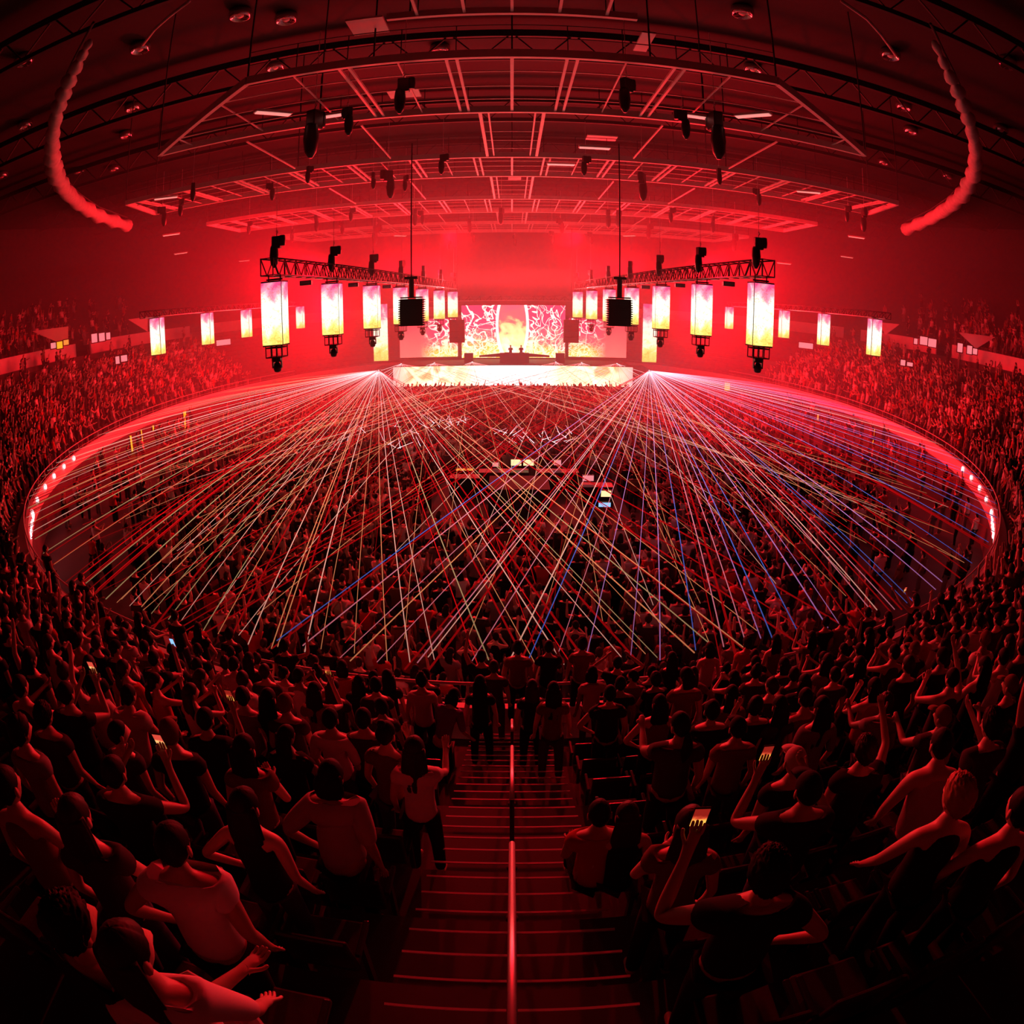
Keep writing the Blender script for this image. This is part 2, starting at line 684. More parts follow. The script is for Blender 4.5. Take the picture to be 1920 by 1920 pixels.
# yellow doorways under the rim band
for (px, py, w, h, lab) in [(246, 832, 5, 27, 'tall yellow lit doorway nearest the left end under the rim'), (266, 822, 3, 30, 'thin yellow door slit between two doorways, left rim'),
                            (347, 785, 7, 28, 'yellow lit doorway furthest toward the stage, left rim'), (310, 818, 8, 11, 'small orange doorway in the left wall under the rim'),
                            (287, 803, 4, 9, 'tiny yellow light high under the left rim'), (1364, 724, 9, 14, 'square yellow doorway near the stage, right rim'),
                            (1637, 820, 6, 28, 'tall yellow doorway under the curve of the right rim'), (1534, 783, 4, 12, 'dim orange doorway between the two yellow ones, right rim'),
                            (1472, 712, 10, 24, 'tall yellow doorway beside the right laser')][:8]:
    q = oval_hit(px, py, -0.06)
    k = (q - EYE).length / 1130
    zt = min(1.46, q.z + h * k / 2)
    zb = max(0.0, zt - h * k)
    r = empty('lit_doorway', (q.x, q.y, zb), -math.atan2(q.x / EA ** 2, -(q.y - ECY) / EB ** 2) * 0 + math.atan2((q.y - ECY) / EB ** 2, q.x / EA ** 2) - PI / 2,
              lab, 'doorway', 'lit doorways under the rim')
    b = MB()
    b.box((0, 0, (zt - zb) / 2), (w * k * 1.4, 0.05, zt - zb))
    b.build('glowing_pane', M_YELLOW if 'orange' not in lab else M_ORANGE, r)
    b = MB()
    for sx in (-1, 1):
        b.box((sx * (w * k * 0.7 + 0.03), 0, (zt - zb) / 2), (0.06, 0.09, zt - zb))
    b.build('door_frame', M_BLACK, r)

# section numbers on the concourse walls


def text_obj(body, px, py, dist, size, label):
    cu = bpy.data.curves.new('section_number', 'FONT')
    cu.body = body
    cu.size = size
    cu.extrude = 0.01
    cu.align_x = 'CENTER'
    cu.align_y = 'CENTER'
    o = bpy.data.objects.new('section_number', cu)
    COL.objects.link(o)
    d = cam_ray(px, py)
    for j in range(2000, 9000):
        q = EYE + d * (j * 0.01)
        th, s = 0, 0
        if (q.x / (EA + S_WALL - 0.1)) ** 2 + ((q.y - ECY) / (EB + S_WALL - 0.1)) ** 2 >= 1:
            break
    th, s = ring_inv(q.x, q.y)
    q = ring(th, S_WALL - 0.05, q.z)
    n = ring(th, -1) - ring(th, 0)
    o.location = q
    o.rotation_euler = (PI / 2, 0, math.atan2(n.y, n.x) + PI / 2)
    cu.materials.append(M_INK)
    bpy.context.view_layer.update()
    me = bpy.data.meshes.new_from_object(o.evaluated_get(bpy.context.evaluated_depsgraph_get()))
    mo = bpy.data.objects.new('section_number', me)
    COL.objects.link(mo)
    mo.matrix_world = o.matrix_world.copy()
    mo.location, mo.rotation_euler = q, o.rotation_euler
    bpy.data.objects.remove(o)
    o = mo
    o.name = 'section_number'
    tag(o, label, 'sign', 'section numbers')


text_obj('214', 1865, 686, 60, 1.15, 'dark section number 214 on the pale right concourse wall')
text_obj('211', 1690, 652, 60, 1.15, 'faint section number on the wall left of the dark entrance, right side')

# ------------------------------------------------------------------ screens (shaders)


def screen_mat(name, kind, strength):
    m = bpy.data.materials.new(name)
    m.use_nodes = True
    nt = m.node_tree
    N, L = nt.nodes, nt.links
    N.remove(N['Principled BSDF'])
    em = N.new('ShaderNodeEmission')
    L.new(em.outputs[0], N['Material Output'].inputs['Surface'])
    em.inputs[1].default_value = strength
    tc = N.new('ShaderNodeTexCoord')
    sep = N.new('ShaderNodeSeparateXYZ')
    L.new(tc.outputs['Generated'], sep.inputs[0])

    def noise(scale, detail=3, dist=0.0, src=None, off=0.0):
        mp = N.new('ShaderNodeMapping')
        mp.inputs['Location'].default_value = (off, off * 1.7, off * 0.3)
        L.new(src or tc.outputs['Object'], mp.inputs[0])
        n = N.new('ShaderNodeTexNoise')
        n.inputs['Scale'].default_value = scale
        n.inputs['Detail'].default_value = detail
        n.inputs['Distortion'].default_value = dist
        L.new(mp.outputs[0], n.inputs['Vector'])
        return n

    def ramp(fac, stops):
        r = N.new('ShaderNodeValToRGB')
        el = r.color_ramp.elements
        while len(el) < len(stops):
            el.new(0.5)
        for e, (p, c) in zip(el, stops):
            e.position = p
            e.color = (*c, 1)
        L.new(fac, r.inputs[0])
        return r.outputs[0]

    def math_(op, a, b=None, v=None):
        n = N.new('ShaderNodeMath')
        n.operation = op
        L.new(a, n.inputs[0])
        if b is not None:
            L.new(b, n.inputs[1])
        if v is not None:
            n.inputs[1].default_value = v
        return n.outputs[0]

    def mix(a, b, f, mode='MIX'):
        n = N.new('ShaderNodeMix')
        n.data_type = 'RGBA'
        n.blend_type = mode
        if isinstance(f, float):
            n.inputs[0].default_value = f
        else:
            L.new(f, n.inputs[0])
        L.new(a, n.inputs[6])
        L.new(b, n.inputs[7])
        return n.outputs[2]

    if kind == 'tower':
        nz = noise(1.3, 4, 0.8)
        h = math_('ADD', sep.outputs['Z'], math_('MULTIPLY', math_('SUBTRACT', nz.outputs['Fac'], v=0.5), v=0.9))
        col = ramp(h, [(0.0, (1, 0.6, 0.12)), (0.2, (1.0, 0.85, 0.25)), (0.36, (1, 1, 0.75)), (0.62, (1, 0.97, 0.85)), (0.78, (0.95, 0.28, 0.4)), (1.0, (0.75, 0.06, 0.2))])
        n2 = noise(7, 3, 1.5, off=3)
        col = mix(col, ramp(n2.outputs['Fac'], [(0.35, (0.9, 0.5, 0.25)), (0.5, (1, 1, 1))]), 0.6, 'MULTIPLY')
    elif kind == 'fascia':
        nz = noise(0.35, 4, 1.5)
        ax = math_('ABSOLUTE', math_('SUBTRACT', sep.outputs['X'], v=0.5))
        c1 = ramp(ax, [(0.0, (1, 1, 1)), (0.12, (1, 1, 0.95)), (0.2, (1.0, 0.85, 0.5)), (0.3, (1, 1, 0.75)), (0.42, (1, 0.75, 0.5)), (0.5, (1, 0.3, 0.28))])
        vo = N.new('ShaderNodeTexVoronoi')
        vo.feature = 'DISTANCE_TO_EDGE'
        vo.inputs['Scale'].default_value = 0.9
        nz2 = noise(0.8, 2, 0)
        L.new(mix(tc.outputs['Object'], nz2.outputs['Color'], 0.35), vo.inputs['Vector'])
        cell = ramp(vo.outputs[0], [(0.0, (1, 1, 1)), (0.09, (1, 1, 0.8)), (0.2, (0.95, 0.35, 0.15))])
        sidef = ramp(ax, [(0.17, (0, 0, 0)), (0.3, (0.8, 0.8, 0.8)), (0.42, (0.9, 0.9, 0.9)), (0.46, (0.1, 0.1, 0.1))])
        col = mix(c1, mix(c1, cell, 1.0, 'MULTIPLY'), sidef)
    else:
        # branching white lines over pink, fire rising in the middle
        nz = noise(0.28, 3, 0.5)
        nz2 = noise(0.9, 3, 0.0)
        warp = mix(mix(tc.outputs['Object'], nz2.outputs['Color'], 0.45), nz.outputs['Color'], 0.35)
        vo = N.new('ShaderNodeTexVoronoi')
        vo.feature = 'DISTANCE_TO_EDGE'
        vo.inputs['Scale'].default_value = 2.6
        L.new(warp, vo.inputs['Vector'])
        def strands(scale, off, width, dist=0.6):
            n = noise(scale, 1.5, dist, off=off)
            return ramp(math_('ABSOLUTE', math_('SUBTRACT', n.outputs['Fac'], v=0.5)), [(0.0, (1, 1, 1)), (width, (0.9, 0.9, 0.9)), (width * 1.7, (0, 0, 0))])
        vine = mix(strands(0.5, 1.3, 0.009, 0.9), strands(0.62, 7.7, 0.009, 0.9), 1.0, 'LIGHTEN')
        vine = mix(vine, strands(0.55, 14.1, 0.009, 0.9), 1.0, 'LIGHTEN')
        vine2 = mix(strands(1.5, 3.3, 0.02, 1.2), strands(1.1, 9.9, 0.02, 1.0), 1.0, 'LIGHTEN')
        zz = math_('ADD', sep.outputs['Z'], math_('MULTIPLY', math_('SUBTRACT', nz.outputs['Fac'], v=0.5), v=0.7))
        bg = ramp(zz, [(0.0, (1.0, 0.7, 0.1)), (0.14, (1.0, 0.5, 0.05)), (0.32, (1.0, 0.12, 0.14)), (0.6, (0.85, 0.04, 0.12)), (1.0, (0.7, 0.03, 0.1))])
        low = ramp(zz, [(0.1, (1, 1, 1)), (0.55, (0, 0, 0))])
        col = mix(bg, ramp(vo.outputs[0], [(0, (1, 0.95, 0.8)), (1, (1, 0.95, 0.8))]), vine)
        col = mix(col, ramp(vo.outputs[0], [(0, (1, 0.9, 0.5)), (1, (1, 0.9, 0.5))]), mix(vine2, low, 1.0, 'MULTIPLY'))
        if kind == 'main':
            col2 = col
            # the tall oval: |x| < w(z)
            x = math_('SUBTRACT', sep.outputs['X'], v=0.49)
            z2 = math_('SUBTRACT', sep.outputs['Z'], v=0.62)
            q = math_('ADD', math_('MULTIPLY', math_('MULTIPLY', x, x), v=26.0), math_('MULTIPLY', math_('MULTIPLY', z2, z2), v=1.1))
            fl = noise(0.5, 4, 1.2, off=5)
            q2 = math_('ADD', q, math_('MULTIPLY', math_('SUBTRACT', fl.outputs['Fac'], v=0.5), v=0.06))
            inside = ramp(q2, [(0.52, (1, 1, 1)), (0.54, (0, 0, 0))])
            ringm = ramp(q2, [(0.46, (0, 0, 0)), (0.5, (1, 1, 1)), (0.62, (1, 1, 1)), (0.70, (0, 0, 0))])
            zf = math_('ADD', sep.outputs['Z'], math_('MULTIPLY', math_('SUBTRACT', fl.outputs['Fac'], v=0.5), v=1.5))
            fire = ramp(zf, [(0.0, (1, 1, 0.8)), (0.3, (1, 0.95, 0.4)), (0.55, (1, 0.6, 0.25)), (0.75, (0.9, 0.12, 0.12)), (1.0, (0.75, 0.08, 0.14))])
            col = mix(mix(col2, fire, inside), ramp(vo.outputs[0], [(0, (1, 1, 0.95)), (1, (1, 1, 0.95))]), ringm)
        else:
            # side walls: lines only near the inner half
            f = ramp(sep.outputs['X'] if kind == 'side_left' else math_('SUBTRACT', math_('MULTIPLY', sep.outputs['X'], v=-1.0), v=-1.0),
                     [(0.35, (0, 0, 0)), (0.62, (1, 1, 1))])
            plain = ramp(zz, [(0, (0.95, 0.15, 0.13)), (1, (0.85, 0.04, 0.07))])
            col = mix(plain, col, f)
    L.new(col, em.inputs[0])
    return m


SM_MAIN = screen_mat('main_screen_picture', 'main', 2.0)
SM_SL = screen_mat('side_screen_picture_l', 'side_left', 1.7)
SM_SR = screen_mat('side_screen_picture_r', 'side_right', 1.7)
SM_TOW = screen_mat('tower_screen_picture', 'tower', 1.5)
SM_FAS = screen_mat('stage_front_picture', 'fascia', 2.2)


def led_wall(name, cx, y, z0, z1, w, m, label, depth=0.3):
    r = empty(name, (cx, y, z0), 0, label, 'LED screen')
    b = MB()
    b.box((0, -depth / 2 - 0.02, (z1 - z0) / 2), (w, 0.03, z1 - z0))
    b.build('screen_panel', m, r)
    b = MB()
    b.box((0, 0, (z1 - z0) / 2), (w + 0.1, depth, z1 - z0 + 0.1))
    n = max(2, int(w / 1.2))
    for i in range(n + 1):
        b.box((-w / 2 + w * i / n, depth / 2 + 0.1, (z1 - z0) / 2), (0.08, 0.2, z1 - z0))
    b.build('cabinet_frame', M_BLACK, r)
    return r


# ------------------------------------------------------------------ stage
STY = 63.4
stage = empty('stage', (0, STY + 6, 0), 0, 'wide concert stage under the screens at the far end of the floor', 'stage')
b = MB()
b.box((0, 0.1, 3.0), (24.0, 11.6, 0.3))
b.build('deck', M_BLACK, stage)
b = MB()
b.box((0, 0.3, 1.42), (23.6, 11.0, 2.84))
b.build('base', M_BLACK, stage)
for sx in (-1, 1):
    b = MB()
    b.box((sx * 13.4, -1.5, 1.3), (2.4, 6, 2.6))
    b.build('side_wing', M_BLACK, stage)
led_wall('stage_front_screen', 0.1, STY - 0.2, 1.12, 3.12, 23.9, SM_FAS, 'long bright white and yellow LED fascia across the stage front')
led_wall('main_screen', 0.15, 70.5, 3.3, 9.15, 11.3, SM_MAIN, 'big centre LED screen showing fire in a tall oval above the stage')
led_wall('side_screen', -9.1, 70.0, 3.5, 7.75, 6.4, SM_SL, 'lower LED screen left of the main one, pink with white lines')
led_wall('side_screen', 9.35, 70.0, 3.5, 7.75, 6.4, SM_SR, 'lower LED screen right of the main one, pink with white lines')
led_wall('strip_screen', -12.85, 62.3, 3.9, 9.55, 1.45, SM_TOW, 'tall narrow screen hanging left of the stage behind a tower')
led_wall('strip_screen', 13.5, 62.3, 3.8, 9.6, 1.45, SM_TOW, 'tall narrow screen hanging right of the stage behind a tower')

# header truss over the main screen


def truss_into(b, p0, p1, w, h, n, r=0.03):
    p0, p1 = Vector(p0), Vector(p1)
    t = (p1 - p0).normalized()
    side = Vector((0, 0, 1)).cross(t).normalized() * (w / 2)
    up = Vector((0, 0, h / 2))
    for a, c in ((1, 1), (1, -1), (-1, 1), (-1, -1)):
        b.tube([p0 + side * a + up * c, p1 + side * a + up * c], r, 6)


def truss_braces(b, p0, p1, w, h, n, r=0.016):
    p0, p1 = Vector(p0), Vector(p1)
    t = (p1 - p0).normalized()
    side = Vector((0, 0, 1)).cross(t).normalized() * (w / 2)
    up = Vector((0, 0, h / 2))
    for i in range(n):
        a, c = p0.lerp(p1, i / n), p0.lerp(p1, (i + 0.5) / n)
        d = p0.lerp(p1, (i + 1) / n)
        for s in (1, -1):
            b.tube([a + side * s + up, c + side * s - up, d + side * s + up], r, 4)
        b.tube([a + side + up, a - side + up], r, 4)
        b.tube([a + side - up, a - side - up], r, 4)
        b.tube([a + side + up, a + side - up], r, 4)
        b.tube([a - side + up, a - side - up], r, 4)


def make_truss(p0, p1, w, h, n, label, group='flown trusses', plates=()):
    r = empty('lighting_truss', p0, 0, label, 'truss', group)
    o = Vector(p0)
    e = Vector(p1) - o
    side = Vector((0, 0, 1)).cross(e).normalized() * (w / 2)
    for a in (1, -1):
        MB().tube([side * a + Vector((0, 0, h / 2)), e + side * a + Vector((0, 0, h / 2))], 0.03, 6).build('upper_chord', M_SHADEALU, r, True)
        MB().tube([side * a - Vector((0, 0, h / 2)), e + side * a - Vector((0, 0, h / 2))], 0.03, 6).build('lower_chord', M_ALU, r, True)  # left pale so the lower chord looks lit against the shaded rest
    b = MB()
    truss_braces(b, Vector((0, 0, 0)), e, w, h, n, 0.024)
    b.build('bracing', M_SHADEALU, r, True)
    return r


make_truss((-12.5, 69.8, 9.9), (12.5, 69.8, 9.9), 0.5, 0.5, 22, 'dark truss spanning above the main stage screen', 'header truss')
TZ0, TZ1 = 8.13, 10.40
make_truss((-8.6, 21.6, 10.98), (-5.15, 57.4, 10.98), 0.5, 0.62, 36, 'long truss carrying the left row of screen towers')
make_truss((9.05, 21.6, 10.98), (5.75, 57.4, 10.98), 0.5, 0.62, 36, 'long truss carrying the right row of screen towers')
make_truss((-21.5, 33, 10.15), (-21.5, 63, 10.15), 0.4, 0.4, 30, 'thin outer truss over the left side of the floor')
make_truss((22.0, 33, 10.15), (22.0, 63, 10.15), 0.4, 0.4, 30, 'thin outer truss over the right side of the floor')


def make_tower(h, w, cage=True):
    r = empty('screen_tower', (0, 0, 0))
    for name, c, s in (('screen_panel', (0, -w / 2, 0), (w, 0.05, h)), ('screen_panel', (w / 2, 0, 0), (0.05, w, h)), ('screen_panel', (-w / 2, 0, 0), (0.05, w, h))):
        b = MB()
        b.box((0, 0, 0), (s[0] - 0.01 if s[0] > 0.1 else s[0], s[1] - 0.22 if s[1] > 0.1 else s[1], s[2]))
        o = b.build(name, SM_TOW, r)
        o.location = c
    b = MB()
    for sx in (-1, 1):
        for sy in (-1, 1):
            b.box((sx * (w / 2 - 0.05), sy * (w / 2 - 0.05), 0), (0.09, 0.09, h))
    b.box((0, 0, h / 2 + 0.03), (w, w, 0.05))
    b.box((0, 0, -h / 2 - 0.03), (w, w, 0.05))
    b.build('frame', M_BLACK, r)
    if cage:
        b = MB()
        hh = 0.42
        w2 = w * 0.8
        for i in range(4):
            x = -w2 / 2 + w2 * i / 3
            for y in (-w2 / 2, w2 / 2):
                b.tube([(x, y, -h / 2 - 0.05), (x, y, -h / 2 - 0.05 - hh)], 0.02, 5)
        for z in (-h / 2 - 0.12, -h / 2 - 0.05 - hh):
            for a in (-1, 1):
                b.tube([(-w2 / 2, a * w2 / 2, z), (w2 / 2, a * w2 / 2, z)], 0.022, 5)
                b.tube([(a * w2 / 2, -w2 / 2, z), (a * w2 / 2, w2 / 2, z)], 0.022, 5)
        b.box((0, 0, -h / 2 - 0.05 - hh), (w2, w2, 0.04))
        b.build('lower_cage', M_BLACK, r)
    b = MB()
    for sx in (-1, 1):
        b.tube([(sx * w * 0.3, 0, h / 2), (sx * w * 0.3, 0, h / 2 + 0.3)], 0.025, 5)
    b.box((0, 0, h / 2 + 0.12), (w * 0.8, 0.08, 0.06))
    b.build('hanging_bracket', M_BLACK, r)
    return r


def make_mover():
    r = empty('moving_head_light', (0, 0, 0))
    b = MB()
    b.box((0, 0, -0.06), (0.34, 0.26, 0.12))
    b.build('base', M_RUBBER, r, bevel=0.015)
    b = MB()
    for sx in (-1, 1):
        b.box((sx * 0.17, 0, -0.24), (0.045, 0.12, 0.28))
    b.box((0, 0, -0.135), (0.36, 0.14, 0.04))
    b.build('yoke', M_RUBBER, r, bevel=0.01)
    b = MB()
    b.lathe([(0.06, -0.16), (0.11, -0.2), (0.145, -0.33), (0.15, -0.42), (0.12, -0.50), (0.10, -0.52)], (0, 0, 0), 14)
    h = b.build('lamp_head', M_RUBBER, r, True)
    b = MB()
    b.lathe([(0.095, -0.521), (0.06, -0.535), (0.001, -0.54)], (0, 0, 0), 14)
    b.build('lens', M_LENS, h, True)
    return r


def make_hoist():
    r = empty('chain_hoist', (0, 0, 0))
    b = MB()
    b.box((0, 0, 0), (0.34, 0.24, 0.46))
    b.lathe([(0.11, -0.2), (0.13, 0), (0.11, 0.2)], (0.22, 0, 0.05), 10)
    b.build('motor_body', M_RUBBER, r, bevel=0.03)
    b = MB()
    b.tube([(0, 0, 0.2), (0, 0, 0.32), (0.05, 0, 0.38), (0.02, 0, 0.44), (-0.04, 0, 0.4)], 0.02, 6)
    b.build('hook', M_STEEL, r, True)
    b = MB()
    b.lathe([(0.05, -0.95), (0.14, -0.8), (0.18, -0.5), (0.15, -0.2), (0.12, -0.12)], (-0.1, 0, 0), 10)
    b.build('chain_bag', M_RUBBER, r, True)
    b = MB()
    b.tube([(0, 0, 0.3), (0, 0, 2.4)], 0.012, 4)
    b.build('chain', M_STEEL, r)
    return r


tower0 = make_tower(TZ1 - TZ0, 0.78)
tower1 = make_tower(2.2, 0.7, False)
mover0 = make_mover()
hoist0 = make_hoist()
used = set()


def place(proto, loc, rz, label, cat, group, scale=None):
    if proto.name not in used:
        used.add(proto.name)
        o = proto
        o.location = loc
        o.rotation_euler = (0, 0, rz)
        if scale:
            o.scale = (scale,) * 3
    else:
        o = copy_tree(proto, loc, rz, scale=scale)
    for k in ('label', 'category', 'group'):
        if k in o:
            del o[k]
    return tag(o, label, cat, group)


for side in (-1, 1):
    sn = 'left' if side < 0 else 'right'
    for i in range(7):
        x = (-8.5 + 0.55 * i) if side < 0 else (8.95 - 0.53 * i)
        y = 22.1 + 5.78 * i
        wrd = 'nearest' if i == 0 else ('last, nearest the stage' if i == 6 else ORD[i] + ' from the near end')
        place(tower0, (x, y, (TZ0 + TZ1) / 2), 0, 'glowing screen tower under the %s truss, %s' % (sn, wrd), 'LED tower', 'screen towers in two rows')
        if i < 6:
            place(mover0, (x, y, TZ0 - 0.5), 0, 'black moving head lamp under the %s screen tower of the %s row' % (ORD[i], sn), 'stage light', 'lamps under the towers')
        h = place(hoist0, (x - side * 0.1, y, 11.9), 0.4 * i, 'black chain hoist above the %s tower of the %s truss' % (ORD[i], sn), 'hoist', 'chain hoists')
    for i, y in enumerate((34.1, 41.1, 48.2, 55.2, 62.0)):
        place(tower1, (side * 21.4 + 0.3, y, 8.75), 0, 'small distant screen tower of the outer %s row, %s from the near end' % (sn, ORD[i]), 'LED tower', 'outer screen towers')
    # strobe bars below the truss between towers
    for i in range(3):
        y = 25.0 + 5.78 * i
        x = (-8.5 + 0.55 * (y - 22.1) / 5.78) if side < 0 else (8.95 - 0.53 * (y - 22.1) / 5.78)
        b = MB()
        b.box((0, 0, 0), (0.5, 0.25, 0.2))
        s = b.build('strobe_light', M_RUBBER, None, bevel=0.02)
        s.location = (x, y, 10.42)
        tag(s, 'black strobe under the %s truss between its %s and %s towers' % (sn, ORD[i], ORD[i + 1]), 'stage light', 'strobes under the trusses')
        b = MB()
        b.box((0, -0.13, 0), (0.4, 0.02, 0.12))
        b.build('glass_front', M_LENS, s)
    # square speaker clusters
    t = empty('speaker_array', ((-4.62 if side < 0 else 4.95), 29.6, 8.9), 0, 'square black speaker cluster hanging before the %s towers' % sn, 'loudspeaker', 'hanging speaker clusters')
    for k in range(12):
        b = MB()
        b.box((0, 0, 0), (1.06, 0.5, 0.112))
        b.box((0.56, 0, 0.0), (0.1, 0.4, 0.05))
        b.box((-0.56, 0, 0.0), (0.1, 0.4, 0.05))
        o = b.build('cabinet', M_RUBBER, t, bevel=0.008)
        o.location = (0, 0.004 * (k - 6) ** 2, 0.6 - 0.106 * k)
    b = MB()
    b.box((0, 0, 0.72), (1.0, 0.4, 0.06))
    b.tube([(0, 0, 0.7), (0, 0, 1.6)], 0.12, 8)
    b.box((0, 0, 1.65), (0.6, 0.3, 0.12))
    b.build('flying_frame', M_BLACK, t)
    b = MB()
    b.tube([(0, 0, 1.7), (0, 0, 8.3)], 0.03, 6)
    b.build('suspension_cable', M_BLACK, t)
    # sub array beside the main screen
    t = empty('subwoofer_array', (side * 5.35 + 0.2, 60.5, 5.6), 0, 'hanging red-lit subwoofer column %s of the main screen' % sn, 'loudspeaker', 'subwoofer columns')
    for k in range(4):
        b = MB()
        b.box((0, 0, 0), (1.4, 0.9, 0.53))
        o = b.build('cabinet', M_BLACK, t, bevel=0.02)
        o.location = (0, 0, 0.28 + 0.55 * k)
    b = MB()
    b.tube([(0, 0, 2.2), (0, 0, 11)], 0.03, 5)
    b.build('suspension_cable', M_BLACK, t)

# DJ booth and wings
booth = empty('dj_booth', (0.25, 66.0, 3.15), 0, 'low dark DJ booth with swept wings at the centre of the stage', 'DJ booth')
b = MB()
b.box((0, 0, 0.5), (3.0, 0.8, 1.0))
b.build('desk', M_BLACK, booth, bevel=0.03)
for sx in (-1, 1):
    b = MB()
    b.v = [(sx * 1.5, -0.3, 0.95), (sx * 1.5, 0.3, 0.95), (sx * 3.6, 0.3, 0.75), (sx * 3.6, -0.3, 0.75), (sx * 1.5, -0.3, 0.6), (sx * 1.5, 0.3, 0.6), (sx * 3.6, 0.3, 0.6), (sx * 3.6, -0.3, 0.6)]
    b.f = [(0, 1, 2, 3), (7, 6, 5, 4), (0, 4, 5, 1), (1, 5, 6, 2), (2, 6, 7, 3), (3, 7, 4, 0)]
    b.m = [0] * 6
    b.build('wing', M_BLACK, booth)
    b = MB()
    b.box((sx * 4.7, 0, 0.5), (0.9, 0.7, 1.0), 0, 0)
    b.build('side_block', M_BLACK, booth)
    b = MB()
    b.box((sx * 0.75, -0.1, 1.03), (0.5, 0.4, 0.07))
    b.build('media_player', M_RUBBER, booth)

# ------------------------------------------------------------------ lasers


def beam_mat(name, near, mid, far, s0, s1):
    m = bpy.data.materials.new(name)
    m.use_nodes = True
    nt = m.node_tree
    N, L = nt.nodes, nt.links
    N.remove(N['Principled BSDF'])
    em = N.new('ShaderNodeEmission')
    L.new(em.outputs[0], N['Material Output'].inputs['Surface'])
    at = N.new('ShaderNodeAttribute')
    at.attribute_name = 't'
    r = N.new('ShaderNodeValToRGB')
    e = r.color_ramp.elements
    e.new(0.5)
    e.new(0.8)
    for el, (p, c) in zip(e, ((0.0, near), (0.35, mid), (0.86, far), (1.0, tuple(k * 0.55 for k in far)))):
        el.position = p
        el.color = (*c, 1)
    L.new(at.outputs['Fac'], r.inputs[0])
    L.new(r.outputs[0], em.inputs[0])
    mr = N.new('ShaderNodeMapRange')
    mr.inputs['To Min'].default_value = s0
    mr.inputs['To Max'].default_value = s1
    L.new(at.outputs['Fac'], mr.inputs[0])
    L.new(mr.outputs[0], em.inputs[1])
    m.cycles.emission_sampling = 'NONE'
    return m


BM = [beam_mat('laser_white', (1, 0.8, 0.85), (1, 0.42, 0.42), (1, 0.42, 0.32), 2.6, 0.95),
      beam_mat('laser_orange', (1, 0.75, 0.8), (1, 0.28, 0.22), (1, 0.3, 0.12), 2.4, 0.8),
      beam_mat('laser_olive', (1, 0.7, 0.7), (0.95, 0.4, 0.28), (0.75, 0.45, 0.2), 2.2, 0.6),
      beam_mat('laser_red', (1, 0.2, 0.25), (1, 0.01, 0.02), (1, 0.005, 0.008), 1.8, 0.8),
      beam_mat('laser_violet', (1, 0.8, 1), (0.95, 0.4, 0.6), (0.6, 0.22, 0.6), 2.6, 0.75),
      beam_mat('laser_blue', (1, 0.8, 1), (0.9, 0.35, 0.6), (0.1, 0.16, 0.7), 2.4, 0.7),
      beam_mat('laser_pink', (1, 0.8, 0.9), (1, 0.35, 0.45), (0.95, 0.22, 0.3), 2.6, 0.75),
      beam_mat('laser_dim_red', (1, 0.1, 0.14), (0.9, 0.01, 0.02), (0.8, 0.004, 0.007), 1.0, 0.42)]


def beam(parent, src, dst, m, r=0.012, t0=0.0, t1=1.0):
    b = MB()
    src, dst = Vector(src), Vector(dst)
    n = 6
    pts = [src.lerp(dst, i / n) - src for i in range(n + 1)]
    b.tube(pts, r, 4, caps=True)
    me = b.mesh('laser_beam', BM[m])
    a = me.attributes.new('t', 'FLOAT', 'POINT')
    vals = []
    for i in range(n + 1):
        vals += [t0 + (t1 - t0) * i / n] * 4
    a.data.foreach_set('value', vals)
    o = bpy.data.objects.new('laser_beam', me)
    COL.objects.link(o)
    o.parent = parent
    o.location = src - parent.location
    return o


def laser_unit(loc, label, cat='laser projector', group='laser projectors', stand=0.0):
    r = empty('laser_projector', loc, 0, label, cat, group)
    b = MB()
    b.box((0, 0.22, 0), (0.36, 0.4, 0.24))
    b.build('housing', M_RUBBER, r, bevel=0.02)
    b = MB()
    b.box((0, 0.01, 0.0), (0.14, 0.02, 0.1))
    b.build('aperture', M_SIGNW, r)
    if stand:
        b = MB()
        b.tube([(0, 0.25, -stand), (0, 0.25, -0.1)], 0.05, 8)
        b.box((0, 0.25, -stand + 0.03), (0.6, 0.6, 0.06))
        b.build('stand', M_BLACK, r)
    return r


LSRC = [Vector((-12.9, 61.0, 3.05)), Vector((13.3, 61.0, 3.05))]


def fan_target(th):
    p = ring(th, -0.12, 0)
    near = max(0.0, min(1.0, (50 - p.y) / 40))
    p.z = 2.15 + 0.95 * near
    return p


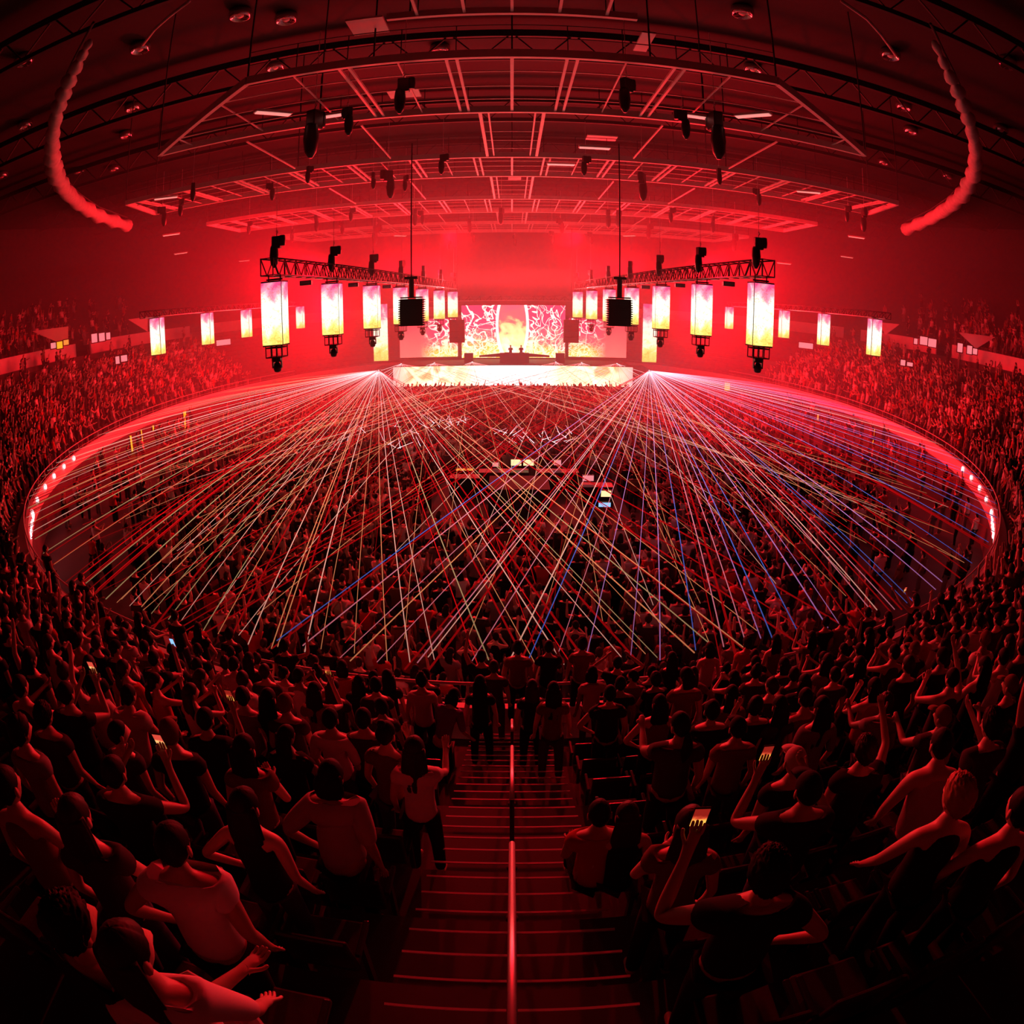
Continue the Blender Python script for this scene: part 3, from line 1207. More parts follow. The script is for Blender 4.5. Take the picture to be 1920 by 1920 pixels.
rr = random.Random(3)
L0 = laser_unit(LSRC[0], 'left side laser projector fanning pink and olive beams over the crowd', stand=3.0)
L1 = laser_unit(LSRC[1], 'right side laser projector fanning violet and blue beams over the crowd', stand=3.0)
for side, (root, src) in enumerate(((L0, LSRC[0]), (L1, LSRC[1]))):
    sg = -1 if side == 0 else 1
    n = 72
    for i in range(n):
        u = (i + rr.uniform(-0.42, 0.42)) / (n - 1)
        th = sg * (2.1 - 2.02 * u) if i < 52 or True else 0          # from the far side wall round to the middle
        th = sg * (2.1 - 1.7 * max(0.0, u) / 0.56) if u < 0.56 else sg * (0.40 - 0.55 * (u - 0.56) / 0.44)
        if rr.random() < 0.06:
            continue
        d = fan_target(th)
        d.z += rr.uniform(-0.12, 0.12)
        hue = rr.random()
        if side == 0:
            m = 0 if hue < 0.34 else 1 if hue < 0.62 else 2 if hue < 0.84 else 3
        else:
            m = 4 if hue < 0.3 else 5 if hue < 0.6 else 6 if hue < 0.84 else 3 if hue < 0.92 else 0
        if side == 1 and th < 0.0:
            m = rr.choice((6, 1, 0, 5, 6))
        beam(root, src, d, m, rr.choice((0.008, 0.010, 0.012, 0.012, 0.014)))
    # dim red beams between the thin ones
    for i in range(28):
        th = sg * rr.uniform(-0.3, 0.9)
        d = fan_target(th)
        d.z -= rr.uniform(0.1, 0.5)
        beam(root, src, d, 7, rr.uniform(0.012, 0.024))
SS = [(-11.2, 64.2), (-4.0, 64.6), (-7.8, 64.2), (4.4, 64.6), (7.0, 64.2), (10.6, 64.2)]
for i, (x, y) in enumerate(SS):
    r = laser_unit((x, y, 3.34), 'stage deck laser with thin orange beams, %s from the left' % ORD[sorted(s[0] for s in SS).index(x)], group='deck lasers')
    for k in range(20):
        th = -0.75 + 1.5 * (k + rr.random()) / 20 - x * 0.02
        p = ring(th, -rr.uniform(0.5, 10), rr.uniform(2.2, 2.9))
        beam(r, (x, y, 3.34), p, rr.choice((1, 0, 7, 1, 3, 7)), 0.0085, 0.3, 1.0)
    for k in range(7):     # low fan over the front screen
        a = -1.1 + 2.2 * k / 6
        beam(r, (x, y, 3.34), (x + math.sin(a) * 3.2, y - math.cos(a) * 2.2 - 1, 3.0 - 0.9 * math.cos(a)), 0, 0.012, 0.0, 0.3)

gl = empty('beam_glints', (0, 38, 2.0), 0, 'cluster of short white beam fragments sparkling over the middle of the crowd', 'laser light')  # sparkle of light modelled as loose glowing tubes, without a projector
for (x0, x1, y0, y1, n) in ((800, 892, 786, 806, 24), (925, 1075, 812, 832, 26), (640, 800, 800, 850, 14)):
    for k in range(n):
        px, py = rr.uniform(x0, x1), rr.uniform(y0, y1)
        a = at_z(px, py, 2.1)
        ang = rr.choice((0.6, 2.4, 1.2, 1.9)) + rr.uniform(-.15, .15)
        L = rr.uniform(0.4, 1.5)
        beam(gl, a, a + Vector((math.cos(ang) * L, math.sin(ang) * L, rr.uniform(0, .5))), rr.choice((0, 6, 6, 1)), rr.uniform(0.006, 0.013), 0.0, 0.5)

# ------------------------------------------------------------------ roof grid
CZ = 17.3
CY = [18.8, 24.9, 33.1, 38.3, 46.9, 53.7, 61.5, 68.8]
HW = [(8.4, 15.4), (22.8, 23.8), (24.0, 24.0), (23.5, 22.0)]
for bi in range(4):
    ya, yb = CY[2 * bi], CY[2 * bi + 1]
    wa, wb = HW[bi]
    r = empty('catwalk', (0, (ya + yb) / 2, CZ), 0, '%s steel catwalk bay of the roof grid counting from the camera' % ORD[bi], 'catwalk', 'roof catwalks')
    oy = (ya + yb) / 2
    b = MB()
    b.span((-wa, ya - oy, 0), (wa, ya - oy, 0), 0.2, 0.34)
    b.span((-wb, yb - oy, 0), (wb, yb - oy, 0), 0.2, 0.34)
    for s in (-1, 1):
        b.span((s * wa, ya - oy, 0), (s * wb, yb - oy, 0), 0.2, 0.34)
    b.build('main_beams', M_STEEL, r)
    for s in (0,):
        pass
    xs = [0]
    x = 1.83
    while x < wa:
        xs += [x, -x]
        x += 3.35
    for x in xs:
        b = MB()
        if x == 0:
            b.span((0, ya - oy, -0.05), (0, yb - oy, -0.05), 0.13)
        else:
            for dx in (-0.16, 0.16):
                b.span((x + dx, ya - oy, -0.05), (x + dx, yb - oy, -0.05), 0.11)
        b.build('cross_joist', M_STEEL, r)
    for x in [3.5, 6.9, 10.2, 13.6, 17, 20]:
        for s in (-1, 1):
            if x < wa:
                b = MB()
                b.span((s * x, ya - oy, -0.02), (s * x, yb - oy, -0.02), 0.06)
                b.build('cross_joist', M_STEEL, r)
            elif bi == 0 and x < wb:
                f = (x - wa) / (wb - wa)
                b = MB()
                b.span((s * x, (ya + (yb - ya) * f) - oy, 0), (s * x, yb - oy, 0), 0.06)
                b.build('cross_joist', M_STEEL, r)
    for j in (1, 2, 3):
        y = ya + (yb - ya) * j / 4
        w = wa + (wb - wa) * j / 4 if bi == 0 else wa
        b = MB()
        b.span((-w, y - oy, -0.03), (w, y - oy, -0.03), 0.05)
        b.build('walk_bar', M_STEEL, r)
    # guard rails above each main beam
    for (w, y) in ((wa, ya - oy), (wb, yb - oy)):
        b = MB()
        for z in (0.6, 1.1):
            b.tube([(-w, y, z), (w, y, z)], 0.02, 4)
        nn = int(w / 1.6)
        for i in range(-nn, nn + 1):
            b.tube([(i * w / nn, y, 0), (i * w / nn, y, 1.1)], 0.02, 4)
        b.build('guard_rail', M_BLACK, r)
    # hangers to the roof
    for (w, y) in ((wa, ya - oy), (wb, yb - oy)):
        for x in (-w, -w / 2, 0, w / 2, w):
            MB().tube([(x, y, 0.1), (x, y, 7.7)], 0.035, 4).build('roof_hanger', M_BLACK, r)
r = empty('service_bridge', (0, 14.4, CZ), 0, 'short service bridge of the roof grid nearest above the camera', 'catwalk')
for y, w in ((-1.4, 2.8), (1.2, 3.2)):
    MB().span((-w, y, 0), (w, y, 0), 0.16, 0.24).build('main_beam', M_STEEL, r)
for x in (-2.4, -1.2, 0, 1.2, 2.4):
    MB().span((x, -1.4, -0.03), (x, 1.2, -0.03), 0.09).build('cross_joist', M_STEEL, r)
    MB().tube([(x, 1.2, 0), (x, 1.2, 1.1)], 0.02, 4).build('guard_post', M_BLACK, r)
for x in (-2.6, 2.6):
    MB().tube([(x, 1.2, 0.05), (x, 1.2, 7.7)], 0.035, 4).build('roof_hanger', M_BLACK, r)
MB().tube([(-3.1, 1.2, 1.1), (3.1, 1.2, 1.1)], 0.02, 4).build('guard_rail', M_BLACK, r)
for bi in range(3):
    ya, yb = CY[2 * bi + 1], CY[2 * bi + 2]
    r = empty('spine_walkway', (0, (ya + yb) / 2, CZ), 0, '%s centre walkway link between two catwalk bays of the roof' % ORD[bi], 'walkway', 'centre walkway links')
    oy = (ya + yb) / 2
    for s in (-1, 1):
        b = MB()
        b.span((s * 1.25, ya - oy, -0.05), (s * 1.25, yb - oy, -0.05), 0.16)
        b.span((s * 0.92, ya - oy, -0.05), (s * 0.92, yb - oy, -0.05), 0.08)
        b.build('side_rail', M_STEEL, r)
    for j in range(1, 5):
        y = ya + (yb - ya) * j / 5
        b = MB()
        b.span((-1.25, y - oy, -0.04), (1.25, y - oy, -0.04), 0.05)
        b.build('rung', M_STEEL, r)
    for x in (6.2, 11.4):
        for s in (-1, 1):
            b = MB()
            b.span((s * x, ya - oy + 1.0, -0.05), (s * x, yb - oy - 0.5, -0.05), 0.08)
            b.build('outer_rail', M_STEEL, r)
# roof beams above, dark
for i, y in enumerate((8, 20, 32, 44, 56, 68, 80)):
    b = MB()
    b.span((-52, 0, 0), (52, 0, 0), 0.3, 0.5)
    b.span((-52, 0, -1.6), (52, 0, -1.6), 0.25, 0.3)
    o = b.build('roof_truss', M_BLACK)
    o.location = (0, y, 24.3)
    b = MB()
    for k in range(-16, 17):
        b.tube([(k * 3.2, 0, 0), (k * 3.2 + 1.6, 0, -1.6), (k * 3.2 + 3.2, 0, 0)], 0.06, 4)
    b.build('bracing', M_BLACK, o)
    tag(o, 'dark roof truss across the arena under the roof deck, %s from the camera' % ORD[i], 'roof truss', 'roof trusses')

# hoists and speakers hanging from the grid: picture spots, height, scale
HANG = [(757, 160, 1.1), (1175, 160, 1.1), (590, 225, 1.7), (1341, 228, 1.7), (652, 212, 1.0), (1280, 218, 1.0), (728, 330, 1.4), (1204, 335, 1.4), (700, 330, .8), (761, 335, .8),
        (831, 297, .9), (1098, 300, .9), (580, 318, .8), (1348, 322, .8), (362, 350, .9), (1420, 360, .9), (508, 350, .9), (305, 395, 1.1), (1620, 400, 1.3), (1590, 392, .9), (340, 380, .9),
        (706, 430, 1.6), (1378, 445, 1.5), (940, 396, 1.2), (880, 415, 1.1), (887, 440, 1.0), (1051, 415, 1.2), (1035, 438, 1.1), (965, 445, 1.0), (593, 410, 1.1), (548, 435, 1.0), (468, 420, .9),
        (1218, 425, 1.2), (1160, 400, 1.2), (1140, 400, 1.3), (777, 398, 1.2), (790, 400, 1.0), (1107, 440, 1.1), (640, 420, 1.0), (1337, 412, 1.1), (1240, 452, .9), (842, 455, .9), (1260, 395, 1.0), (660, 395, .9)]
for i, (px, py, s) in enumerate(HANG):
    p = at_z(px, py, 16.75)
    if p.y > 76:
        p = at_y(px, py, 72)
    side = 'left' if px < 955 else 'right'
    o = place(hoist0, p, 0.6 * i, 'dark roof chain hoist %.1f m %s of centre, %.1f m out' % (abs(p.x), side, p.y), 'hoist', 'hoists of the roof grid', s)

# house lights
HL = [(450, 30), (536, 37), (262, 93), (44, 116), (516, 127), (248, 204), (236, 255), (47, 237), (4, 331), (1392, 25), (1412, 131), (1670, 105), (1890, 121), (1695, 202), (1708, 247), (1877, 245), (825, 95), (148, 322), (214, 318), (1657, 306), (1777, 332)]
for i, (px, py) in enumerate(HL):
    p = at_z(px, py, 24.6)
    d = math.hypot(p.x, p.y)
    side = 'left' if px < 960 else 'right'
    if i == 0:
        hl0 = empty('house_light', (0, 0, 0))
        MB().lathe([(0.55, 0.35), (0.6, 0.1), (0.52, -0.12), (0.45, -0.14), (0.42, 0.05), (0.2, 0.2)], (0, 0, 0), 18).build('reflector_ring', M_LENS, hl0, True)
        MB().lathe([(0.18, 0.1), (0.2, -0.02), (0.1, -0.1)], (0, 0, 0), 12).build('bulb', M_WHITE, hl0, True)
    place(hl0, p, 0, 'round house light %.1f metres %s of centre, %.1f metres out' % (abs(p.x), side, p.y), 'ceiling light', 'round house lights')
# fluorescent strips
for i, (px, py, a) in enumerate([(512, 212, -0.75), (1412, 216, 0.75), (620, 217, 1.5), (1310, 219, 1.6), (311, 371, -1.05), (1516, 360, 1.05), (321, 440, -1.2), (339, 475, -1.3), (458, 489, -1.3), (1606, 445, 1.2), (1588, 482, 1.3), (1470, 494, 1.3),
                                 (750, 442, -0.9), (1180, 442, .9), (1115, 277, 1.57), (1052, 308, 1.57)]):
    p = at_z(px, py, 17.0)
    if p.length > 90:
        p = at_y(px, py, 60)
    t = empty('strip_light', p, a, 'pale roof strip light %.1f m %s of centre, %.1f m out' % (abs(p.x), 'left' if p.x < 0 else 'right', p.y), 'strip light', 'strip lights of the roof grid')
    MB().box((0, 0, 0.04), (0.34, 1.5, 0.1)).build('housing', M_STEEL, t)
    MB().box((0, 0, -0.03), (0.26, 1.4, 0.04)).build('tube_cover', M_WORK, t)
for (px, py, w, h, lab) in [(690, 48, 1.15, 1.25, 'square pale panel fixed in the roof, left of centre'), (1208, 78, 0.45, 1.7, 'slanted pale strip panel in the roof, right of centre'),
                            (1128, 258, 1.6, 1.0, 'small red-lit panel in the grid right of centre'), (758, 175, 1.3, 1.0, 'small red-lit panel in the grid left of centre'), (965, 334, 0.9, 0.9, 'little panel on the centre walkway')]:
    p = at_z(px, py, 18.6)
    b = MB()
    b.box((0, 0, 0), (w, h, 0.08))
    o = b.build('roof_panel', M_WHITE, None)
    o.location = p
    tag(o, lab, 'panel', 'roof panels')

# bunched curtain ring
for side in (-1, 1):
    P = [(168, 78), (150, 112), (125, 160), (108, 205), (99, 250), (97, 290), (103, 325), (120, 355), (148, 382), (185, 405), (238, 423)]
    if side > 0:
        P = [(1752, 80), (1775, 130), (1800, 180), (1818, 230), (1829, 275), (1828, 320), (1810, 360), (1780, 388), (1745, 410), (1700, 430)]
    pts = [at_z(x, y, 18.3) for x, y in P]
    fine = []
    for i in range(len(pts) - 1):
        for k in range(6):
            fine.append(pts[i].lerp(pts[i + 1], k / 6))
    fine.append(pts[-1])
    rad = [0.10 + 0.36 * min(1, i / 40) + 0.09 * math.sin(i * 1.9) + 0.05 * math.sin(i * 4.1) for i in range(len(fine))]
    b = MB()
    b.tube(fine, rad, 10)
    o = b.build('bunched_curtain', M_CURT, None, True)
    tag(o, 'long pale curtain gathered up in a curve under the %s side of the roof' % ('left' if side < 0 else 'right'), 'curtain', 'gathered roof curtains')
    b = MB()
    b.tube([p + Vector((0, 0, 0.7)) for p in pts], 0.05, 6)
    b.build('track', M_BLACK, o)
    b = MB()
    W = [(355, 2), (318, 30), (290, 55), (268, 84)] if side < 0 else [(1578, 2), (1625, 35), (1652, 65), (1680, 104)]
    b.tube([at_z(x, y, 20.5) for x, y in W], 0.07, 6)
    o = b.build('roof_cable', M_CURT, None, True)
    tag(o, 'slack pale cable slung under the roof at the upper %s' % ('left' if side < 0 else 'right'), 'cable', 'slack roof cables')


# ------------------------------------------------------------------ people
SKINS = [mat('skin_light', (0.62, 0.42, 0.34), 0.5), mat('skin_tan', (0.45, 0.28, 0.2), 0.5), mat('skin_brown', (0.24, 0.14, 0.1), 0.5)]
CLOTH = {'black': mat('cloth_black', (0.012, 0.011, 0.012), 0.85, spec=0.15), 'charcoal': mat('cloth_charcoal', (0.045, 0.04, 0.042), 0.85, spec=0.15), 'white': mat('cloth_white', (0.75, 0.72, 0.7), 0.8, spec=0.15),
         'pale': mat('cloth_pale', (0.5, 0.45, 0.42), 0.8, spec=0.15), 'grey': mat('cloth_grey', (0.2, 0.19, 0.19), 0.85, spec=0.15), 'red': mat('cloth_red', (0.45, 0.04, 0.04), 0.8, spec=0.15),
         'brown': mat('cloth_brown', (0.16, 0.08, 0.05), 0.85, spec=0.15), 'purple': mat('cloth_purple', (0.22, 0.08, 0.4), 0.8, spec=0.15), 'denim': mat('cloth_denim', (0.06, 0.08, 0.14), 0.85, spec=0.15)}
HAIRM = {'black': mat('hair_black', (0.006, 0.005, 0.005), 0.7, spec=0.25), 'brown': mat('hair_brown', (0.022, 0.012, 0.008), 0.6, spec=0.3), 'blond': mat('hair_blond', (0.45, 0.28, 0.12), 0.5)}

ARM = {'down': ((.06, -.03, -.29), (.07, .08, -.53)), 'up': ((.10, .05, .27), (.06, .12, .52)), 'wave': ((.27, .04, .10), (.26, .10, .36)),
       'phone': ((.07, .25, -.12), (-.07, .40, .12)), 'hip': ((.22, -.06, -.22), (.06, .06, -.40)), 'forward': ((.05, .22, -.18), (.03, .46, -.12)),
       'rail': ((.08, .16, -.25), (.12, .40, -.30)), 'head': ((.27, .02, .14), (.04, .05, .33)), 'fold': ((.08, .08, -.27), (-.12, .28, -.22)),
       'face': ((.06, .20, -.20), (-.06, .24, .06)), 'point': ((.14, .22, .12), (.16, .46, .26)), 'out': ((.26, .03, -.08), (.50, .06, -.02)),
       'low': ((.10, .10, -.27), (.08, .24, -.46)), 'selfie': ((.22, .12, -.20), (.12, .30, .10)), 'film': ((.16, .22, -.20), (.0, .42, .02)), 'lap': ((.05, .06, -.28), (-.02, .30, -.36)), 'clap': ((.08, .24, -.14), (-.10, .40, -.02)), 'reachup': ((.05, .2, .2), (.02, .36, .40))}


def rotx(v, a, c):
    v = Vector(v) - c
    return Vector((v.x, v.y * math.cos(a) - v.z * math.sin(a), v.y * math.sin(a) + v.z * math.cos(a))) + c


def skeleton(pose):
    """joint positions for one pose; origin between the feet, facing +Y"""
    L, R_ = pose.get('arms', ('down', 'down'))
    lean = -math.radians(pose.get('lean', 0))
    roll = math.radians(pose.get('roll', 0))
    sit = pose.get('sit', False)
    step = pose.get('step', 0.0)
    f = 0.92 if pose.get('female') else 1.0
    J = {}
    hz_ = 0.52 if sit else 0.94
    pel = Vector((0, 0, hz_))
    J['pelvis'] = pel
    J['spine'] = pel + Vector((0, 0.015, 0.20))
    J['chest'] = pel + Vector((0, 0.0, 0.38))
    J['upchest'] = pel + Vector((0, -0.01, 0.47))
    J['neck'] = pel + Vector((0, 0.0, 0.56))
    J['head'] = pel + Vector((0, 0.03, 0.70))
    for s, arm, n in ((-1, L, 'l'), (1, R_, 'r')):
        sh = pel + Vector((s * 0.175 * f, 0, 0.48))
        e, w = ARM[arm] if isinstance(arm, str) else arm
        J['sh' + n] = sh
        J['el' + n] = sh + Vector((s * e[0], e[1], e[2]))
        J['wr' + n] = sh + Vector((s * w[0], w[1], w[2]))
    for k in list(J):
        if k == 'pelvis':
            continue
        v = rotx(J[k], lean, pel) if k in ('spine', 'chest', 'upchest', 'neck', 'head', 'shl', 'shr', 'ell', 'elr', 'wrl', 'wrr') else J[k]
        d = v - pel
        J[k] = pel + Vector((d.x * math.cos(roll) + d.z * math.sin(roll), d.y, -d.x * math.sin(roll) + d.z * math.cos(roll)))
    for s, n in ((-1, 'l'), (1, 'r')):
        hip = Vector((s * 0.09, 0, hz_ - 0.04))
        if sit:
            J['hip' + n], J['kn' + n], J['an' + n], J['to' + n] = hip, Vector((s * 0.12, 0.42, 0.5)), Vector((s * 0.13, 0.40, 0.09)), Vector((s * 0.14, 0.56, 0.04))
        else:
            st = step * s
            J['hip' + n], J['kn' + n], J['an' + n], J['to' + n] = hip, Vector((s * 0.11, 0.03 + st * .5, 0.5)), Vector((s * 0.12, -0.02 + st, 0.09)), Vector((s * 0.14, 0.15 + st, 0.035))
    return J


WORK = bpy.data.scenes.new('work')     # an empty scene used only to evaluate the skin modifiers


def skin_mesh(name, verts, edges, radii, root, sub):
    me = bpy.data.meshes.new(name)
    me.from_pydata([tuple(v) for v in verts], edges, [])
    o = bpy.data.objects.new(name, me)
    WORK.collection.objects.link(o)
    o.modifiers.new('skin', 'SKIN')
    sk = me.skin_vertices[0].data
    for i, r in enumerate(radii):
        sk[i].radius = r if isinstance(r, tuple) else (r, r)
        sk[i].use_root = (i == root)
    if sub:
        m = o.modifiers.new('sub', 'SUBSURF')
        m.levels = sub
        m.render_levels = sub
    vl = WORK.view_layers[0]
    vl.update()
    out = bpy.data.meshes.new_from_object(o.evaluated_get(vl.depsgraph))
    out.name = name
    bpy.data.objects.remove(o)
    bpy.data.meshes.remove(me)
    return out


HEAD_SEG = {0: (20, 16), 1: (12, 10), 2: (7, 6)}


def head_shape(u, v, s=1.0):
    """u around (0 = front +Y), v 0 top .. 1 chin"""
    th = PI * v
    x, y, z = math.sin(th) * math.sin(u), math.sin(th) * math.cos(u), math.cos(th)
    front = max(0, y)
    rx, ry, rz = 0.076, 0.095, 0.118
    if z < 0:
        rx *= 1 + 0.28 * z
        ry *= 1 + (0.10 if y > 0 else 0.30) * z
    X, Y, Z = x * rx, y * ry, z * rz
    a = abs(math.atan2(x, max(1e-6, y))) if y > 0 else 9
    if a < 0.22 and -0.42 < z < 0.08:             # nose
        Y += 0.026 * (1 - a / 0.22) * (0.3 + min(1, (0.08 - z) / 0.35))
    if 0.25 < a < 0.75 and -0.06 < z < 0.16:      # eye hollows
        Y -= 0.009
    if a < 0.6 and 0.16 < z < 0.32:               # brow
        Y += 0.004
    if a < 0.4 and -0.62 < z < -0.5:              # lips
        Y += 0.006
    if a < 0.5 and z < -0.8:                      # chin
        Y += 0.01
    return Vector((X, Y, Z))


def head_parts(pos, pitch, yaw, lod, nodz=0):
    """verts/faces of the head with ears, as lists"""
    nu, nv_ = HEAD_SEG[lod]
    V, F = [], []
    for j in range(1, nv_):
        for i in range(nu):
            V.append(head_shape(2 * PI * i / nu, j / nv_))
    V.append(head_shape(0, 0.0))
    V.append(head_shape(0, 1.0))
    T, B = len(V) - 2, len(V) - 1
    for j in range(nv_ - 2):
        for i in range(nu):
            a, b = j * nu + i, j * nu + (i + 1) % nu
            F.append((a, b, b + nu, a + nu))
    for i in range(nu):
        F.append((T, (i + 1) % nu, i))
        F.append((B, (nv_ - 2) * nu + i, (nv_ - 2) * nu + (i + 1) % nu))
    if lod < 2:
        for s in (-1, 1):                          # ears
            base = len(V)
            for k in range(8):
                a = 2 * PI * k / 8
                V.append(Vector((s * 0.073, -0.008 + 0.016 * math.cos(a), -0.008 + 0.032 * math.sin(a))))
            for k in range(8):
                a = 2 * PI * k / 8
                V.append(Vector((s * 0.088, -0.02 + 0.020 * math.cos(a), -0.006 + 0.036 * math.sin(a))))
            for k in range(8):
                F.append((base + k, base + (k + 1) % 8, base + 8 + (k + 1) % 8, base + 8 + k))
            F.append(tuple(base + 8 + k for k in range(8)))
    M = Matrix.Translation(pos) @ Matrix.Rotation(yaw, 4, 'Z') @ Matrix.Rotation(-pitch, 4, 'X')
    return [M @ v for v in V], F, M


def hair_parts(M, style, lod):
    nu, nv_ = {0: (48, 24), 1: (16, 9), 2: (7, 5)}[lod]
    V, F = [], []
    rj = random.Random(5)
    strand = [rj.uniform(-1, 1) for _ in range(nu)]
    if style in ('short', 'curly', 'bun', 'long', 'bob', 'pony', 'cap', 'beanie'):
        k = {'short': 1.10, 'curly': 1.24, 'bun': 1.08, 'long': 1.14, 'bob': 1.2, 'pony': 1.09, 'cap': 1.12, 'beanie': 1.16}[style]
        for j in range(nv_ + 1):
            v = 0.02 + j / nv_ * 0.98
            for i in range(nu):
                u = 2 * PI * i / nu
                backness = 0.5 - 0.5 * math.cos(u)
                vmax = 0.30 + 0.42 * backness if style not in ('cap', 'beanie') else 0.36 + 0.28 * backness
                p = head_shape(u, v * vmax)
                w = k + (rj.uniform(-.07, .07) + .05 * math.sin(u * 7 + v * 17) * math.sin(v * 23 + u * 3) if style == 'curly' else rj.uniform(-.01, .01) + (0.028 * strand[i] * v if lod == 0 and style not in ('cap', 'beanie') else 0))
                V.append(Vector((p.x * w, p.y * w - 0.004, p.z * w + 0.004)))
        for j in range(nv_):
            for i in range(nu):
                a, b = j * nu + i, j * nu + (i + 1) % nu
                F.append((a, b, b + nu, a + nu))
        F.append(tuple(reversed(range(nu))))
        F.append(tuple(nv_ * nu + i for i in range(nu)))
    if style in ('long', 'bob', 'pony'):
        base = len(V)
        L = {'long': 0.44, 'bob': 0.17, 'pony': 0.30}[style]
        n = 8 if lod == 2 else 14 if lod == 1 else 48
        rows = 4 if lod == 2 else 7 if lod == 1 else 16
        st2 = [rj.uniform(-1, 1) for _ in range(n)]
        for j in range(rows + 1):
            t = j / rows
            z = (0.05 if style != 'pony' else 0.0) - L * t
            wx = (0.088 + 0.03 * math.sin(t * 2.6) - 0.02 * t) if style != 'pony' else 0.02 + 0.03 * math.sin(PI * min(1, t * 1.1))
            wy = (0.05 - 0.012 * t) if style != 'pony' else 0.02 + 0.015 * math.sin(PI * t)
            cy = (-0.055 - 0.035 * math.sin(t * PI * .6)) if style != 'pony' else -0.12 - 0.03 * math.sin(t * 3)
            for i in range(n):
                a = 2 * PI * i / n
                g = 1 + (0.06 * math.sin(i * 2.7 + j) if lod == 1 else (0.07 * st2[i] * (0.4 + t) + 0.03 * math.sin(t * 9 + i * 0.4)) if lod == 0 else 0)
                V.append(Vector((wx * math.cos(a) * g, cy + wy * math.sin(a) * g, z)))
        for j in range(rows):
            for i in range(n):
                a, b = base + j * n + i, base + j * n + (i + 1) % n
                F.append((a, a + n, b + n, b))
        F.append(tuple(base + i for i in range(n)))
        F.append(tuple(base + rows * n + i for i in reversed(range(n))))
    if style == 'bun':
        base = len(V)
        for j in range(1, 6):
            for i in range(8):
                a, b = 2 * PI * i / 8, PI * j / 6
                V.append(Vector((0.04 * math.sin(b) * math.cos(a), -0.05 + 0.04 * math.sin(b) * math.sin(a), 0.145 + 0.042 * math.cos(b))))
        for j in range(4):
            for i in range(8):
                a, b = base + j * 8 + i, base + j * 8 + (i + 1) % 8
                F.append((a, b, b + 8, a + 8))
        F.append(tuple(base + i for i in reversed(range(8))))
        F.append(tuple(base + 32 + i for i in range(8)))
    if style == 'cap':
        base = len(V)
        for i in range(9):
            u = -0.9 + 1.8 * i / 8
            V.append(Vector((0.085 * math.sin(u), 0.085 * math.cos(u) + 0.01, 0.045)))
            V.append(Vector((0.085 * math.sin(u), 0.11 + 0.085 * math.cos(u), 0.025)))
            V.append(Vector((0.085 * math.sin(u), 0.11 + 0.085 * math.cos(u), 0.018)))
            V.append(Vector((0.085 * math.sin(u), 0.085 * math.cos(u) + 0.01, 0.036)))
        for i in range(8):
            a = base + i * 4
            for k in range(4):
                F.append((a + k, a + (k + 1) % 4, a + 4 + (k + 1) % 4, a + 4 + k))
    return [M @ v for v in V], F


def hand_chain(verts, edges, radii, wi, J, n, lod, curl):
    w, e = J['wr' + n], J['el' + n]
    d = (w - e).normalized()
    s = -1 if n == 'l' else 1
    side = Vector((0, 0, 1)).cross(d)
    if side.length < 0.2:
        side = Vector((1, 0, 0))
    side.normalize()
    nrm = d.cross(side).normalized()
    palm = len(verts)
    verts.append(w + d * 0.075)
    radii.append((0.034, 0.018) if lod == 0 else (0.036, 0.026))
    edges.append((wi, palm))
    if lod > 0:
        verts.append(w + d * 0.15 + nrm * 0.02 * curl)
        radii.append((0.026, 0.016))
        edges.append((palm, palm + 1))
        if lod == 1:
            verts.append(w + d * 0.08 + side * s * -0.055)
            radii.append((0.014, 0.014))
            edges.append((palm, palm + 2))
        return
    for k, (off, L) in enumerate(((-0.027, 0.072), (-0.009, 0.082), (0.009, 0.077), (0.027, 0.06))):
        b = w + d * 0.10 + side * off
        prev = palm
        p = b
        dd = d.copy()
        for q in range(3):
            verts.append(p)
            radii.append((0.0095 - 0.001 * q, 0.0095 - 0.001 * q))
            edges.append((prev, len(verts) - 1))
            prev = len(verts) - 1
            dd = (dd * math.cos(curl * .7) + nrm * math.sin(curl * .7)).normalized()
            p = p + dd * L * (0.45 if q == 0 else 0.32)
    prev = wi
    for q, p in enumerate((w + d * 0.03 + side * s * -0.032, w + d * 0.062 + side * s * -0.056, w + d * 0.092 + side * s * -0.062 + nrm * 0.01 * curl)):
        verts.append(p)
        radii.append((0.011 - 0.001 * q,) * 2)
        edges.append((prev, len(verts) - 1))
        prev = len(verts) - 1


BODY_CACHE = {}


